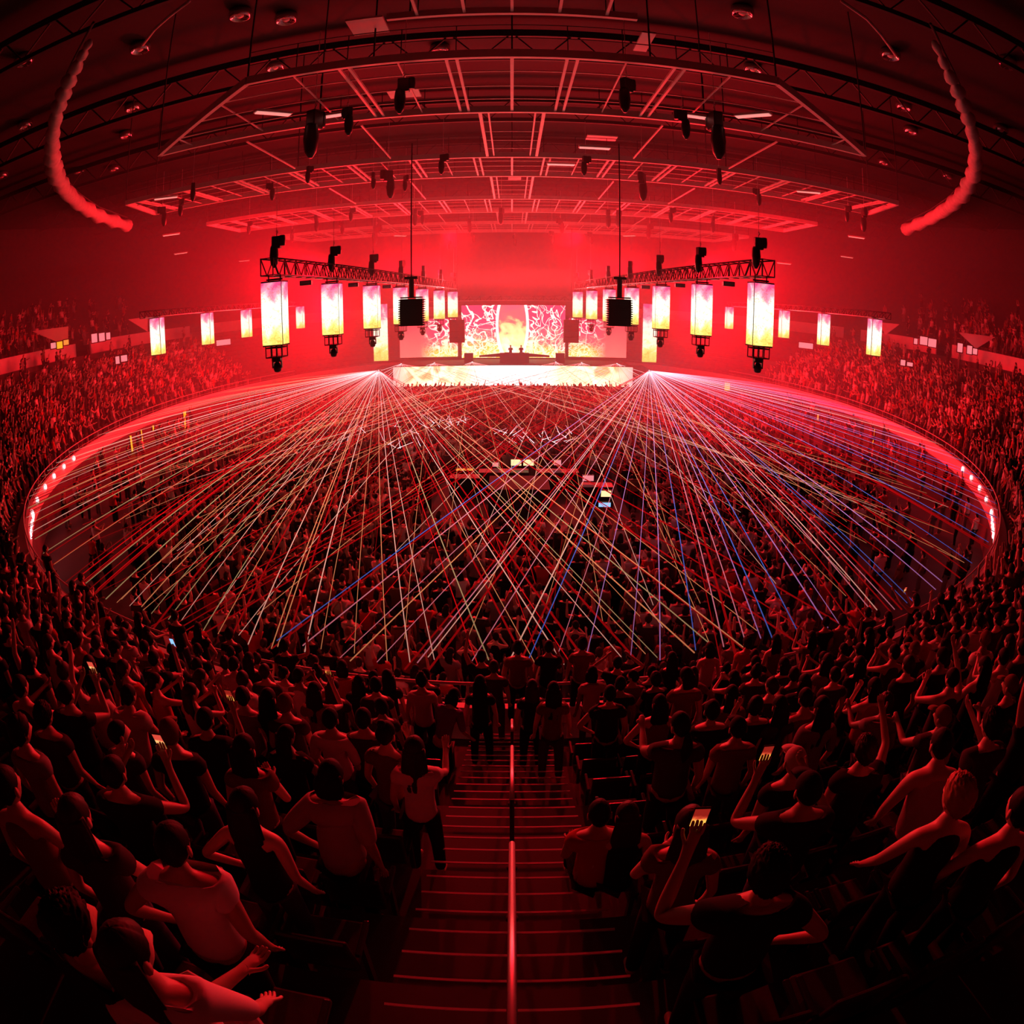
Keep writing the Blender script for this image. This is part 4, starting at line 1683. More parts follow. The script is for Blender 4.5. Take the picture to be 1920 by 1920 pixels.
def person_meshes(pose, lod, hair):
    key = (repr(sorted(pose.items())), lod, hair)
    if key in BODY_CACHE:
        return BODY_CACHE[key]
    J = skeleton(pose)
    fem = pose.get('female')
    f = 0.9 if fem else 1.0
    big = pose.get('big', 1.0)
    f *= big
    V, E, R = [], [], []
    ix = {}

    def add(n, r, parent=None, p=None):
        ix[n] = len(V)
        V.append(Vector(J[n] if p is None else p))
        R.append(r)
        if parent is not None:
            E.append((ix[parent], ix[n]))

    add('pelvis', (0.122 * f, 0.088 * big))
    add('spine', (0.12 * f * (0.9 if fem else 1), 0.092 * big), 'pelvis')
    add('chest', (0.145 * f, 0.10 * big), 'spine')
    add('upchest', (0.12 * f, 0.085), 'chest')
    add('neck', (0.052, 0.052), 'upchest')
    ht = J['neck'].lerp(J['head'], 0.55)
    add('throat', (0.048, 0.05), 'neck', ht)
    for n in 'lr':
        add('sh' + n, (0.058 * f, 0.058 * f), 'upchest')
        m = J['sh' + n].lerp(J['el' + n], 0.5)
        add('ua' + n, (0.048 * f, 0.048 * f), 'sh' + n, m)
        add('el' + n, (0.038 * f, 0.038 * f), 'ua' + n)
        m = J['el' + n].lerp(J['wr' + n], 0.4)
        add('fa' + n, (0.036 * f, 0.034 * f), 'el' + n, m)
        add('wr' + n, (0.026, 0.022), 'fa' + n)
        add('hip' + n, (0.085 * f, 0.085 * big), 'pelvis')
        m = J['hip' + n].lerp(J['kn' + n], 0.5)
        add('th' + n, (0.075 * f, 0.075 * big), 'hip' + n, m)
        add('kn' + n, (0.054, 0.054), 'th' + n)
        m = J['kn' + n].lerp(J['an' + n], 0.4)
        add('ca' + n, (0.052, 0.052), 'kn' + n, m)
        add('an' + n, (0.036, 0.036), 'ca' + n)
        add('to' + n, (0.038, 0.028), 'an' + n)
    curl = pose.get('curl', 0.5)
    for n in 'lr':
        hand_chain(V, E, R, ix['wr' + n], J, n, lod, curl)
    sub = {0: 2, 1: 1, 2: 0}[lod]
    k0 = (repr(sorted(pose.items())), lod)
    if k0 in BODY_CACHE:
        body, shirt, tro, M = BODY_CACHE[k0]
        return finish_person(key, body, shirt, tro, M, hair, lod, J)
    body = skin_mesh('body', V, E, R, 0, sub)
    hv, hf, M = head_parts(J['head'] + Vector((0, 0.005, 0.005)), math.radians(pose.get('lean', 0) * 0.3 + pose.get('nod', 0)), math.radians(pose.get('yaw', 0)), lod)
    bm = bmesh.new()
    bm.from_mesh(body)
    vs_ = [bm.verts.new(v) for v in hv]
    for fc in hf:
        try:
            bm.faces.new([vs_[i] for i in fc])
        except ValueError:
            pass
    bmesh.ops.recalc_face_normals(bm, faces=bm.faces)
    bm.to_mesh(body)
    bm.free()
    body.polygons.foreach_set('use_smooth', [lod < 2] * len(body.polygons))
    # shirt
    sl = pose.get('sleeve', 0.55)
    g = 0.016
    sv, se, sr = [J['pelvis'] + Vector((0, 0, -0.10)), J['spine'], J['chest'], J['upchest'], J['upchest'].lerp(J['neck'], 0.4), J['upchest'].lerp(J['neck'], 0.8)], [(0, 1), (1, 2), (2, 3), (3, 4), (4, 5)], \
        [(0.182 * f, 0.142 * big), (0.154 * f, 0.118 * big), (0.172 * f, 0.124 * big), (0.158 * f, 0.112), (0.122 * f, 0.092), (0.060, 0.058)]
    if sl > 0:
        for n in 'lr':
            b0 = len(sv)
            sv += [J['sh' + n], J['sh' + n].lerp(J['el' + n], 0.45)]
            sr += [(0.086 * f,) * 2, (0.074 * f,) * 2]
            se += [(3, b0), (b0, b0 + 1)]
            if sl > 0.6:
                sv.append(J['el' + n])
                sr.append((0.054 * f,) * 2)
                se.append((b0 + 1, b0 + 2))
            if sl > 0.95:
                sv.append(J['el' + n].lerp(J['wr' + n], 0.9))
                sr.append((0.038,) * 2)
                se.append((b0 + 2, b0 + 3))
    shirt = skin_mesh('shirt', sv, se, sr, 0, sub)
    tv, te, tr_ = [J['pelvis'] + Vector((0, 0, 0.07))], [], [(0.160 * f, 0.116 * big)]
    for n in 'lr':
        b0 = len(tv)
        tv += [J['hip' + n], J['hip' + n].lerp(J['kn' + n], 0.5), J['kn' + n], J['kn' + n].lerp(J['an' + n], 0.9)]
        tr_ += [(0.098 * f,) * 2, (0.088 * f,) * 2, (0.068,) * 2, (0.056,) * 2]
        te += [(0, b0), (b0, b0 + 1), (b0 + 1, b0 + 2), (b0 + 2, b0 + 3)]
    tro = skin_mesh('trousers', tv, te, tr_, 0, sub)
    BODY_CACHE[k0] = (body, shirt, tro, M)
    return finish_person(key, body, shirt, tro, M, hair, lod, J)


def finish_person(key, body, shirt, tro, M, hair, lod, J):
    hm = None
    if hair:
        a, b = hair_parts(M, hair, lod)
        hm = bpy.data.meshes.new('hair')
        hm.from_pydata([tuple(v) for v in a], [], b)
        bm = bmesh.new()
        bm.from_mesh(hm)
        bmesh.ops.recalc_face_normals(bm, faces=bm.faces)
        bm.to_mesh(hm)
        bm.free()
    for me in (shirt, tro, hm):
        if me:
            me.polygons.foreach_set('use_smooth', [lod < 2] * len(me.polygons))
    for me in (body, shirt, tro, hm):
        if me and not me.materials:
            me.materials.append(SKINS[0])
    BODY_CACHE[key] = (body, shirt, tro, hm, J)
    return BODY_CACHE[key]


def setm(o, m):
    o.material_slots[0].link = 'OBJECT'
    o.material_slots[0].material = m


def person(loc, rz, pose, lod, hair, haircol, top, bottom, skin, label, group=None, scale=1.0):
    body, shirt, tro, hm, J = person_meshes(pose, lod, hair)
    o = bpy.data.objects.new('person', body)
    COL.objects.link(o)
    o.location = loc
    o.rotation_euler = (0, 0, rz)
    o.scale = (scale,) * 3
    setm(o, SKINS[skin])
    for n, me, m in (('shirt', shirt, CLOTH[top]), ('trousers', tro, CLOTH[bottom]), ('hair' if hair not in ('cap', 'beanie') else hair, hm, HAIRM.get(haircol) if hair not in ('cap', 'beanie') else CLOTH[haircol if haircol in CLOTH else 'black'])):
        if me is None:
            continue
        c = bpy.data.objects.new(n, me)
        COL.objects.link(c)
        c.parent = o
        setm(c, m)
    tag(o, label, 'person', group)
    return o, J


HEADH = 1.64 + 0.005


def seat_spot(px, py, headz):
    """terrace spot whose person (head centre at height headz) shows at the picture point; returns (pos, k, scale)"""
    d = cam_ray(px, py)
    t = np.arange(0.6, 70, 0.03)
    X, Y, Z = EYE.x + d.x * t, EYE.y + d.y * t, EYE.z + d.z * t
    th = np.arctan2((X - ECX) / EA, -(Y - ECY) / EB)
    for _ in range(8):
        cx, cy = ECX + EA * np.sin(th), ECY - EB * np.cos(th)
        tx, ty = EA * np.cos(th), EB * np.sin(th)
        th = th + ((X - cx) * tx + (Y - cy) * ty) / (tx ** 2 + ty ** 2) * 0.8
    cx, cy = ECX + EA * np.sin(th), ECY - EB * np.cos(th)
    nx, ny = np.sin(th) / EA, -np.cos(th) / EB
    n = np.hypot(nx, ny)
    S = ((X - cx) * nx + (Y - cy) * ny) / n
    K = np.floor((S - S0) / ROW_D)
    ZF = np.where(K < 0, Z0, Z0 + ROW_H * K)
    e = np.abs(np.log(np.maximum(0.05, Z - ZF) / headz)) + 0.12 * np.abs((S - S0) / ROW_D - K - 0.5)
    e = np.where((S < -0.2) | (S > 18), 99, e)
    i = int(np.argmin(e))
    if e[i] > 50:
        return None
    return float(e[i]), Vector((X[i], Y[i], ZF[i])), int(K[i]), float((Z[i] - ZF[i]) / headz), float(th[i])


PHONE = {}


def phone_mat(name, top, mid, low, strength):
    m = bpy.data.materials.new(name)
    m.use_nodes = True
    nt = m.node_tree
    nt.nodes.remove(nt.nodes['Principled BSDF'])
    em = nt.nodes.new('ShaderNodeEmission')
    em.inputs[1].default_value = strength
    nt.links.new(em.outputs[0], nt.nodes['Material Output'].inputs['Surface'])
    tc = nt.nodes.new('ShaderNodeTexCoord')
    sp = nt.nodes.new('ShaderNodeSeparateXYZ')
    nt.links.new(tc.outputs['Generated'], sp.inputs[0])
    nz = nt.nodes.new('ShaderNodeTexNoise')
    nz.inputs['Scale'].default_value = 30
    nt.links.new(tc.outputs['Object'], nz.inputs['Vector'])
    ad = nt.nodes.new('ShaderNodeMath')
    ad.operation = 'MULTIPLY_ADD'
    nt.links.new(nz.outputs['Fac'], ad.inputs[0])
    ad.inputs[1].default_value = 0.35
    nt.links.new(sp.outputs['Z'], ad.inputs[2])
    r = nt.nodes.new('ShaderNodeValToRGB')
    e = r.color_ramp.elements
    e.new(0.5)
    for el, (p, c) in zip(e, ((0.5, low), (0.66, mid), (0.8, top))):
        el.position = p
        el.color = (*c, 1)
    nt.links.new(ad.outputs[0], r.inputs[0])
    nt.links.new(r.outputs[0], em.inputs[0])
    return m


M_WARM_P = phone_mat('phone_picture_warm', (0.5, 0.05, 0.03), (0.9, 0.45, 0.15), (0.25, 0.08, 0.02), 1.5)
M_ORANGE_P = phone_mat('phone_picture_orange', (0.22, 0.01, 0.006), (0.5, 0.05, 0.02), (1.0, 0.45, 0.07), 1.4)


def phone(loc, rz, glow, label, tilt=0.2):
    glow = {M_WARM: M_WARM_P, M_ORANGE: M_ORANGE_P}.get(glow, glow)
    r = empty('phone', loc, rz, label, 'phone', None)
    r.rotation_euler = (tilt, 0, rz)
    b = MB()
    b.box((0, 0, 0), (0.075, 0.009, 0.155))
    b.build('case', M_RUBBER, r, bevel=0.003)
    b = MB()
    b.box((0, -0.0055, 0.0), (0.068, 0.002, 0.14))
    b.build('screen', glow, r)
    return r


def stage_yaw(p, extra=0.0):
    """rotation about z so that +Y looks toward the stage"""
    d = Vector((0 - p.x, 60 - p.y, 0))
    return math.atan2(-d.x, d.y) + math.radians(extra)


# foreground figures: head centre in the picture, pose, hair, colours, label
S_ = dict
FG = [
 (135, 1738, S_(big=1.1, arms=('down', 'rail')), 'curly', 'black', 'black', 1, 20, 'person with a huge dark round head of hair nearest the bottom left corner', 1.0),
 (243, 1790, S_(female=True, arms=('down', 'low'), sleeve=.9, yaw=-25), 'long', 'brown', 'white', 0, -25, 'long-haired person in a white long-sleeved top at the lower left, arm stretched forward', 1.0),
 (325, 1590, S_(big=1.14, arms=('hip', 'down'), lean=4), 'short', 'black', 'white', 1, -10, 'broad person in a big white T-shirt seen from behind, lower left', 1.0),
 (143, 1535, S_(female=True, arms=('down', 'low')), 'long', 'brown', 'charcoal', 0, -15, 'person with wavy hair and bare outstretched forearm, lower left', 1.0),
 (14, 1478, S_(female=True, arms=('down', 'fold'), sleeve=0), 'short', 'black', 'brown', 1, -10, 'person with bare lit shoulder at the left edge, lower half', 1.0),
 (215, 1452, S_(arms=('film', 'film')), 'short', 'black', 'black', 1, -10, 'person in black filming with a raised phone, lower left', 1.0),
 (459, 1515, S_(female=True, arms=('hip', 'down'), sleeve=0), 'long', 'black', 'black', 0, 5, 'person with long dark hair and bare right arm beside the pale-backed person', 1.0),
 (458, 1408, S_(female=True, arms=('down', 'fold'), sleeve=.5, lean=3), 'long', 'black', 'brown', 0, 0, 'person with very long hair and rusty top, standing behind the bare-armed one', 1.0),
 (620, 1462, S_(big=1.18, arms=('hip', 'down'), lean=16, sleeve=.8, roll=-4), 'bob', 'black', 'pale', 1, 5, 'large person leaning forward in a loose pale T-shirt left of the stairs', 1.04),
 (619, 1350, S_(big=1.0, arms=('down', 'down'), sleeve=.8), 'short', 'black', 'white', 1, 5, 'person in a bright white T-shirt standing left of the stairs', 1.0),
 (777, 1408, S_(female=True, arms=('down', 'forward'), sleeve=.5), 'long', 'brown', 'white', 0, 0, 'person with long straight hair and pale top at the left edge of the stairs', 1.0),
 (455, 1308, S_(arms=('down', 'down'), sleeve=.2, yaw=20), 'short', 'black', 'grey', 1, 0, 'person with cropped hair and bare nape wearing a grey vest', 1.0),
 (503, 1312, S_(female=True, arms=('down', 'fold')), 'long', 'black', 'black', 0, 0, 'person with long black hair beside the one in a cap', 1.0),
 (535, 1322, S_(arms=('down', 'down')), 'cap', 'brown', 'charcoal', 1, -5, 'person in a pale cap and dark shirt, left of centre', 1.0),
 (83, 1344, S_(big=1.05, arms=('down', 'down')), 'curly', 'black', 'charcoal', 1, -10, 'person with a big round head of black hair at the far left', 1.0),
 (240, 1308, S_(big=1.12, arms=('down', 'rail'), lean=14, sleeve=.6), 'short', 'black', 'pale', 1, 0, 'stooping person in a tight tan T-shirt, left side', 1.0),
 (385, 1352, S_(arms=('down', 'phone'), lean=5), 'short', 'black', 'black', 1, 0, 'person in black holding a small orange-lit phone before the face', 1.0),
 (289, 1237, S_(arms=('fold', 'phone'), big=1.05), 'short', 'black', 'black', 1, 0, 'broad person in black with a blue-lit phone', 1.0),
 (328, 1156, S_(female=True, arms=('down', 'down')), 'bun', 'black', 'black', 0, 0, 'person with a topknot standing at the rail on the left', 1.0),
 (372, 1180, S_(female=True, arms=('down', 'hip')), 'long', 'black', 'black', 0, 0, 'person with long hair at the rail beside the patterned shawl', 1.0),
 (430, 1190, S_(arms=('down', 'down')), 'curly', 'black', 'black', 1, 0, 'person with bushy hair at the rail, left of the waving one', 1.0),
 (533, 1212, S_(arms=('down', 'wave')), 'curly', 'black', 'black', 1, 0, 'person at the rail waving the right arm overhead, left of centre', 1.0),
 (467, 1238, S_(female=True, arms=('down', 'down')), 'long', 'black', 'black', 0, 0, 'small person with hair down just behind the rail, left', 1.0),
 (91, 1206, S_(female=True, arms=('forward', 'rail'), sleeve=0), 'pony', 'brown', 'pale', 0, -5, 'person with a ponytail and pale bare back reaching forward, left', 1.0),
 (15, 1188, S_(arms=('fold', 'fold'), yaw=-20), 'short', 'black', 'black', 0, -15, 'person in profile at the left edge looking toward the stage', 1.0),
 (39, 1290, S_(arms=('clap', 'forward'), sleeve=0), 'short', 'black', 'charcoal', 1, -10, 'person clapping with bare arms at the left edge', 1.0),
 (125, 1303, S_(arms=('phone', 'phone')), 'short', 'black', 'black', 1, -10, 'person filming on a phone with a yellow picture, left', 1.0),
 (224, 1166, S_(arms=('down', 'down')), 'short', 'black', 'black', 1, 0, 'person in black left of the long-haired one at the far left rail', 1.0),
 (260, 1160, S_(female=True, arms=('down', 'rail')), 'long', 'black', 'black', 0, 0, 'person with loose hair leaning on the left rail', 1.0),
 (152, 1084, S_(arms=('down', 'fold')), 'short', 'black', 'black', 1, 0, 'small person on the left curve of the rail looking down', 1.0),
 (136, 1098, S_(female=True, arms=('down', 'down')), 'long', 'black', 'brown', 0, 0, 'small long-haired person on the left curve of the rail', 1.0),
 (85, 1030, S_(big=1.1, arms=('down', 'down')), 'short', 'black', 'black', 1, 0, 'black silhouette standing at the left end of the rim band', 1.0),
 (673, 1282, S_(female=True, arms=('forward', 'down'), lean=8), 'long', 'black', 'black', 0, 0, 'person bending toward a seat below the rail, left of centre', 1.0),
 (797, 1268, S_(arms=('down', 'down'), sit=False), 'beanie', 'black', 'black', 1, 0, 'person in a pointed knitted hat at the rail', 1.0),
 (590, 1298, S_(female=True, arms=('down', 'phone')), 'long', 'black', 'brown', 0, 0, 'person with long hair lifting a phone, left of centre', 1.0),
 (681, 1350, S_(arms=('down', 'down')), 'short', 'black', 'charcoal', 1, 0, 'dark short-haired person right of the white T-shirt', 1.0),
 (723, 1378, S_(female=True, arms=('down', 'face')), 'bun', 'black', 'brown', 0, 30, 'person turning the face sideways, left of the stairs', 1.0),
 (848, 1310, S_(female=True, arms=('forward', 'rail'), lean=42, sleeve=.9), 'bob', 'black', 'purple', 0, 35, 'person in a purple top bending over beside the stairs', 1.0),
 (903, 1232, S_(arms=('up', 'down')), 'short', 'black', 'black', 1, 0, 'person at the rail with the left arm straight up, left of the stairs', 1.0),
 (926, 1252, S_(arms=('down', 'down')), 'short', 'brown', 'charcoal', 1, 0, 'short person at the rail just left of the stairs', 1.0),
 (900, 1282, S_(female=True, arms=('down', 'down')), 'long', 'black', 'black', 0, 0, 'long-haired person on the lower stairs, left half', 1.0),
 (971, 1216, S_(big=1.08, arms=('down', 'down')), 'curly', 'black', 'brown', 1, 0, 'tall person with rim-lit curly hair at the rail, above the stairs', 1.0),
 (1029, 1214, S_(arms=('down', 'face')), 'short', 'black', 'black', 1, 15, 'person at the rail with a hand by the face, above the stairs', 1.0),
 (1092, 1208, S_(big=1.04, arms=('down', 'down')), 'curly', 'black', 'brown', 1, 0, 'broad person standing at the rail just right of the stairs', 1.0),
 (1158, 1244, S_(arms=('head', 'head')), 'short', 'black', 'black', 1, 0, 'person with both arms folded over the head, right of the stairs', 1.0),
 (1187, 1270, S_(arms=('fold', 'clap'), yaw=55, sleeve=.5), 'short', 'black', 'grey', 0, 15, 'person in profile with short hair, right of the stairs', 1.0),
 (1222, 1262, S_(arms=('down', 'down')), 'short', 'black', 'black', 1, 0, 'dark round-headed person at the rail, right of the profile', 1.0),
 (998, 1290, S_(female=True, arms=('down', 'down'), big=1.05), 'long', 'brown', 'black', 0, 0, 'person with long red-lit wavy hair on the stairs', 1.0),
 (1038, 1296, S_(female=True, arms=('down', 'down')), 'long', 'black', 'brown', 0, 0, 'small person on the stairs right of the wavy hair', 1.0),
 (1144, 1302, S_(big=1.1, arms=('hip', 'down')), 'short', 'black', 'black', 1, 0, 'broad man-sized person in black right of the stairs, hand on hip', 1.0),
 (1237, 1322, S_(female=True, big=1.1, arms=('hip', 'hip'), sleeve=0), 'long', 'black', 'brown', 0, 0, 'person with long hair in a strappy rust top right of the stairs', 1.0),
 (1260, 1236, S_(female=True, arms=('down', 'down')), 'long', 'black', 'black', 0, 0, 'long-haired person at the rail, left of the pale back', 1.0),
 (1331, 1218, S_(female=True, arms=('down', 'down'), sleeve=0), 'bob', 'black', 'pale', 0, 0, 'person with a pale bare back at the rail, right side', 1.0),
 (1402, 1206, S_(big=1.05, arms=('down', 'down')), 'curly', 'black', 'red', 1, 0, 'person in a red T-shirt at the rail, right side', 1.0),
 (1455, 1202, S_(female=True, arms=('down', 'fold'), sleeve=0), 'long', 'black', 'brown', 0, 0, 'long-haired person with bare arms at the right rail', 1.0),
 (1417, 1244, S_(arms=('down', 'down')), 'short', 'black', 'charcoal', 1, 0, 'dark person behind the one in the red T-shirt', 1.0),
 (1470, 1248, S_(female=True, arms=('down', 'down')), 'bob', 'black', 'charcoal', 0, 0, 'person with a bob of hair, second from the right rail', 1.0),
 (1522, 1196, S_(female=True, arms=('phone', 'phone')), 'long', 'black', 'brown', 0, 0, 'person lifting both hands, right rail', 1.0),
 (1549, 1168, S_(arms=('down', 'down'), yaw=-30), 'cap', 'black', 'black', 1, 0, 'person in a black cap at the right rail', 1.0),
 (1579, 1164, S_(big=1.05, arms=('down', 'down')), 'curly', 'black', 'brown', 1, 0, 'person in a brown shirt with bushy hair at the right rail', 1.0),
 (1627, 1150, S_(big=1.15, arms=('down', 'out')), 'short', 'black', 'black', 1, 0, 'broad dark person at the right rail, one arm out', 1.0),
 (1665, 1158, S_(female=True, arms=('down', 'down')), 'long', 'black', 'black', 0, 0, 'long-haired person between the broad one and the phone filmer', 1.0),
 (1717, 1124, S_(arms=('point', 'phone'), sleeve=0), 'bob', 'black', 'black', 0, 0, 'person leaning out with a lit phone at the right rail', 1.0),
 (1757, 1146, S_(female=True, arms=('up', 'down')), 'long', 'black', 'black', 0, 0, 'person with long hair right of the phone filmer', 1.0),
 (1612, 1220, S_(arms=('hip', 'down'), sleeve=.4), 'short', 'black', 'charcoal', 1, 0, 'person with a hand on the hip, right side', 1.0),
 (1669, 1188, S_(arms=('down', 'down')), 'bun', 'black', 'grey', 1, 0, 'person with a small knot of hair, right side', 1.0),
 (1702, 1208, S_(arms=('fold', 'down'), sleeve=0, big=1.05), 'short', 'black', 'black', 1, 0, 'person in a black vest, right side', 1.0),
 (1639, 1292, S_(female=True, arms=('face', 'fold'), sleeve=0), 'bob', 'black', 'red', 0, 10, 'person with bare shoulders hand at chin, right side', 1.0),
 (1541, 1330, S_(female=True, arms=('down', 'down'), sleeve=.8), 'long', 'black', 'grey', 0, 0, 'person with parted dark hair in grey, right of centre', 1.0),
 (1511, 1312, S_(arms=('down', 'down'), lean=10), 'short', 'black', 'brown', 1, 0, 'stooping person in brown, right of centre', 1.0),
 (1462, 1326, S_(female=True, arms=('down', 'down')), 'long', 'black', 'charcoal', 0, 0, 'person with long dark hair left of the parted hair', 1.0),
 (1417, 1326, S_(big=1.08, arms=('face', 'down'), yaw=-35), 'short', 'black', 'black', 1, -5, 'broad dark person looking left, right of centre', 1.0),
 (1372, 1304, S_(female=True, arms=('down', 'down')), 'long', 'black', 'brown', 0, 0, 'slim long-haired person in the third row right of the stairs', 1.0),
 (1335, 1334, S_(big=1.08, arms=('down', 'down')), 'short', 'black', 'black', 1, 0, 'black figure with hunched shoulders right of the strappy top', 1.0),
 (1785, 1274, S_(arms=('clap', 'reachup'), sleeve=0), 'short', 'black', 'charcoal', 0, 10, 'person in profile with arms bent up, far right', 1.0),
 (1765, 1402, S_(big=1.12, arms=('low', 'low'), lean=14, sleeve=0), 'short', 'black', 'pale', 0, 22, 'muscular person in a pale tank top stretching the left arm, lower right', 1.04),
 (1845, 1252, S_(female=True, arms=('low', 'fold'), sleeve=0), 'long', 'black', 'black', 0, 10, 'person with flowing hair at the far right', 1.0),
 (1893, 1206, S_(female=True, arms=('down', 'up')), 'long', 'brown', 'red', 0, 10, 'person with long hair at the right edge, arm up', 1.0),
 (1860, 1362, S_(female=True, arms=('down', 'phone'), lean=6), 'curly', 'black', 'charcoal', 0, 10, 'person with frizzy hair behind the tank top, far right', 1.0),
 (1794, 1498, S_(female=True, arms=('low', 'down'), sleeve=0, yaw=10), 'curly', 'blond', 'black', 0, 18, 'blond-haired person with bare pale arm in a black vest, lower right', 1.0),
 (1912, 1520, S_(female=True, arms=('low', 'down'), sleeve=0), 'short', 'black', 'black', 0, 20, 'person cut off by the right edge, lower corner', 1.0),
 (1515, 1484, S_(big=1.05, arms=('film', 'film')), 'cap', 'black', 'black', 1, 8, 'person in a black cap filming with a red-lit phone, lower right', 1.0),
 (1441, 1640, S_(big=1.08, arms=('selfie', 'hip')), 'curly', 'black', 'black', 1, 12, 'curly-haired person nearest the camera on the right, holding a phone up', 1.0),
 (1294, 1552, S_(female=True, arms=('fold', 'down'), sleeve=.5), 'long', 'brown', 'brown', 0, 12, 'person with long straight brown hair right of the stairs, lower part', 1.0),
 (1177, 1538, S_(female=True, arms=('down', 'down'), sit=True, sleeve=0), 'long', 'brown', 'black', 0, 5, 'seated long-haired person beside the stairs, right', 1.0),
 (1125, 1533, S_(arms=('lap', 'lap'), sit=True), 'short', 'black', 'red', 1, 0, 'seated person partly hidden next to the stairs, right', 1.0),
 (1622, 1410, S_(arms=('down', 'point')), 'curly', 'brown', 'black', 1, 12, 'person with headphones-shaped curls pointing, right side', 1.0),
 (1491, 1432, S_(arms=('down', 'down'), sit=False, lean=5), 'cap', 'pale', 'black', 1, 10, 'person in a pale flat cap, right of centre', 1.0),
]
PLACED = []
for i, (px, py, pose, hair, hc, top, skin, turn, label, sc) in enumerate(FG):
    J = skeleton(pose)
    hzt = J['head'].z
    b = seat_spot(px, py, hzt)
    if b is None:
        continue
    e, pos, k, s, th = b
    s = max(0.86, min(1.16, s))
    dist = (pos - EYE).length
    rz = stage_yaw(pos, turn * -0.6)
    # put the head, not the feet, under the picture point
    off = Matrix.Rotation(rz, 3, 'Z') @ Vector((J['head'].x, J['head'].y, 0)) * s
    if not pose.get('sit'):
        pos = pos - off * 0.9
    lod = 0 if dist < 9 else 1
    pose = dict(pose)
    o, J = person(pos, rz, pose, lod, hair, hc, top, 'denim' if i % 3 == 0 else 'black', skin, label, None, s)
    PLACED.append((pos.x, pos.y))
    R3 = Matrix.Rotation(rz, 3, 'Z')
    glow = {5: M_WARM, 16: M_ORANGE, 17: M_BLUE, 26: M_WARM, 34: M_ORANGE}.get(i)
    lab = None
    if i in (5, 16, 17, 26, 34):
        lab = {5: 'phone with scattered warm dots held up at the lower left', 16: 'small orange-lit phone held before a face, left', 17: 'tiny blue-lit phone screen, left', 26: 'phone showing yellow shapes at the far left', 34: 'phone lifted by the long-haired person left of centre'}[i]
        n = 'r'
    elif 'filming with a red-lit phone' in label:
        glow, lab, n = M_ORANGE, 'phone with an orange-red picture held sideways, lower right', 'l'
    elif 'holding a phone up' in label:
        glow, lab, n = M_ORANGE, 'phone with an orange lower half held up nearest on the right', 'l'
    elif 'leaning out with a lit phone' in label:
        glow, lab, n = M_WARM, 'small lit phone at the right rail', 'r'
    if lab:
        w, el = J['wr' + n], J['el' + n]
        p = w + (w - el).normalized() * 0.13 + Vector((0, 0.02, 0.03))
        phone(pos + R3 @ p * s, rz, glow, lab)
# the leaner's white bag etc.: small carried things
hand_bag = empty('shoulder_bag', Vector((0, 0, 0)))
b = seat_spot(402, 1888, 0.9)
if b:
    hand_bag.location = b[1] + Vector((0, 0, 0.75))
MB().box((0, 0, 0), (0.30, 0.14, 0.22)).build('bag_body', CLOTH['pale'], hand_bag, bevel=0.04)
MB().tube([(0.13, 0, 0.1), (0.1, 0, 0.34), (0, 0, 0.44), (-0.1, 0, 0.34), (-0.13, 0, 0.1)], 0.012, 6).build('strap', CLOTH['pale'], hand_bag, True)
tag(hand_bag, 'pale shoulder bag beside the white-sleeved person at the bottom left', 'bag')

# ------------------------------------------------------------------ rest of the audience
HAIRS = ['short', 'curly', 'long', 'bob', 'short', 'long', 'pony', 'bun', 'cap', 'short']
POSES = [S_(), S_(arms=('up', 'down')), S_(female=True, arms=('down', 'down')), S_(arms=('wave', 'up')), S_(female=True, arms=('fold', 'fold')), S_(arms=('phone', 'phone')),
         S_(female=True, arms=('up', 'up')), S_(arms=('down', 'hip'), lean=6), S_(female=True, arms=('clap', 'clap'), sleeve=0), S_(arms=('forward', 'down'), big=1.1)]
PWORD = ['arms down', 'arm raised', 'standing slim', 'waving', 'arms folded', 'filming', 'arms raised', 'hand-on-hip', 'clapping', 'reaching']
TOPS = ['black', 'charcoal', 'white', 'pale', 'grey', 'red', 'brown', 'black', 'charcoal', 'black', 'black', 'charcoal', 'black']
HW_ = {'short': 'short-haired', 'curly': 'curly-haired', 'long': 'long-haired', 'bob': 'bob-haired', 'pony': 'ponytailed', 'bun': 'topknotted', 'cap': 'capped'}

cand = []
rp = random.Random(21)
for k in range(NROW):
    s = row_s(k)
    th = -2.05
    while th < 2.05:
        p0, p1 = ring(th, s), ring(th + 0.001, s)
        step = 0.56 / ((p1 - p0).length / 0.001)
        th += step * rp.uniform(0.92, 1.12)
        pos = ring(th, s + rp.uniform(-0.1, 0.1), row_z(k))
        if abs(pos.x) < 0.95 and pos.y < 12:
            continue
        if rp.random() < 0.05:
            continue
        # radial gangways every few metres
        if abs((th * 14) % 3.0 - 1.5) < 0.09 and abs(th) > 0.5:
            continue
        x, y, d = to_px(pos + Vector((0, 0, 1.4)))
        if not (-30 < x < 1950 and y < 1980):
            continue
        if pos.y < 1.0:
            continue
        if k >= 9 and abs(th) > 0.85 and rp.random() < (0.5 if k == 9 else 0.9):
            continue
        cand.append((d, k, th, pos, x, y))
fl = []
yy = 10.8
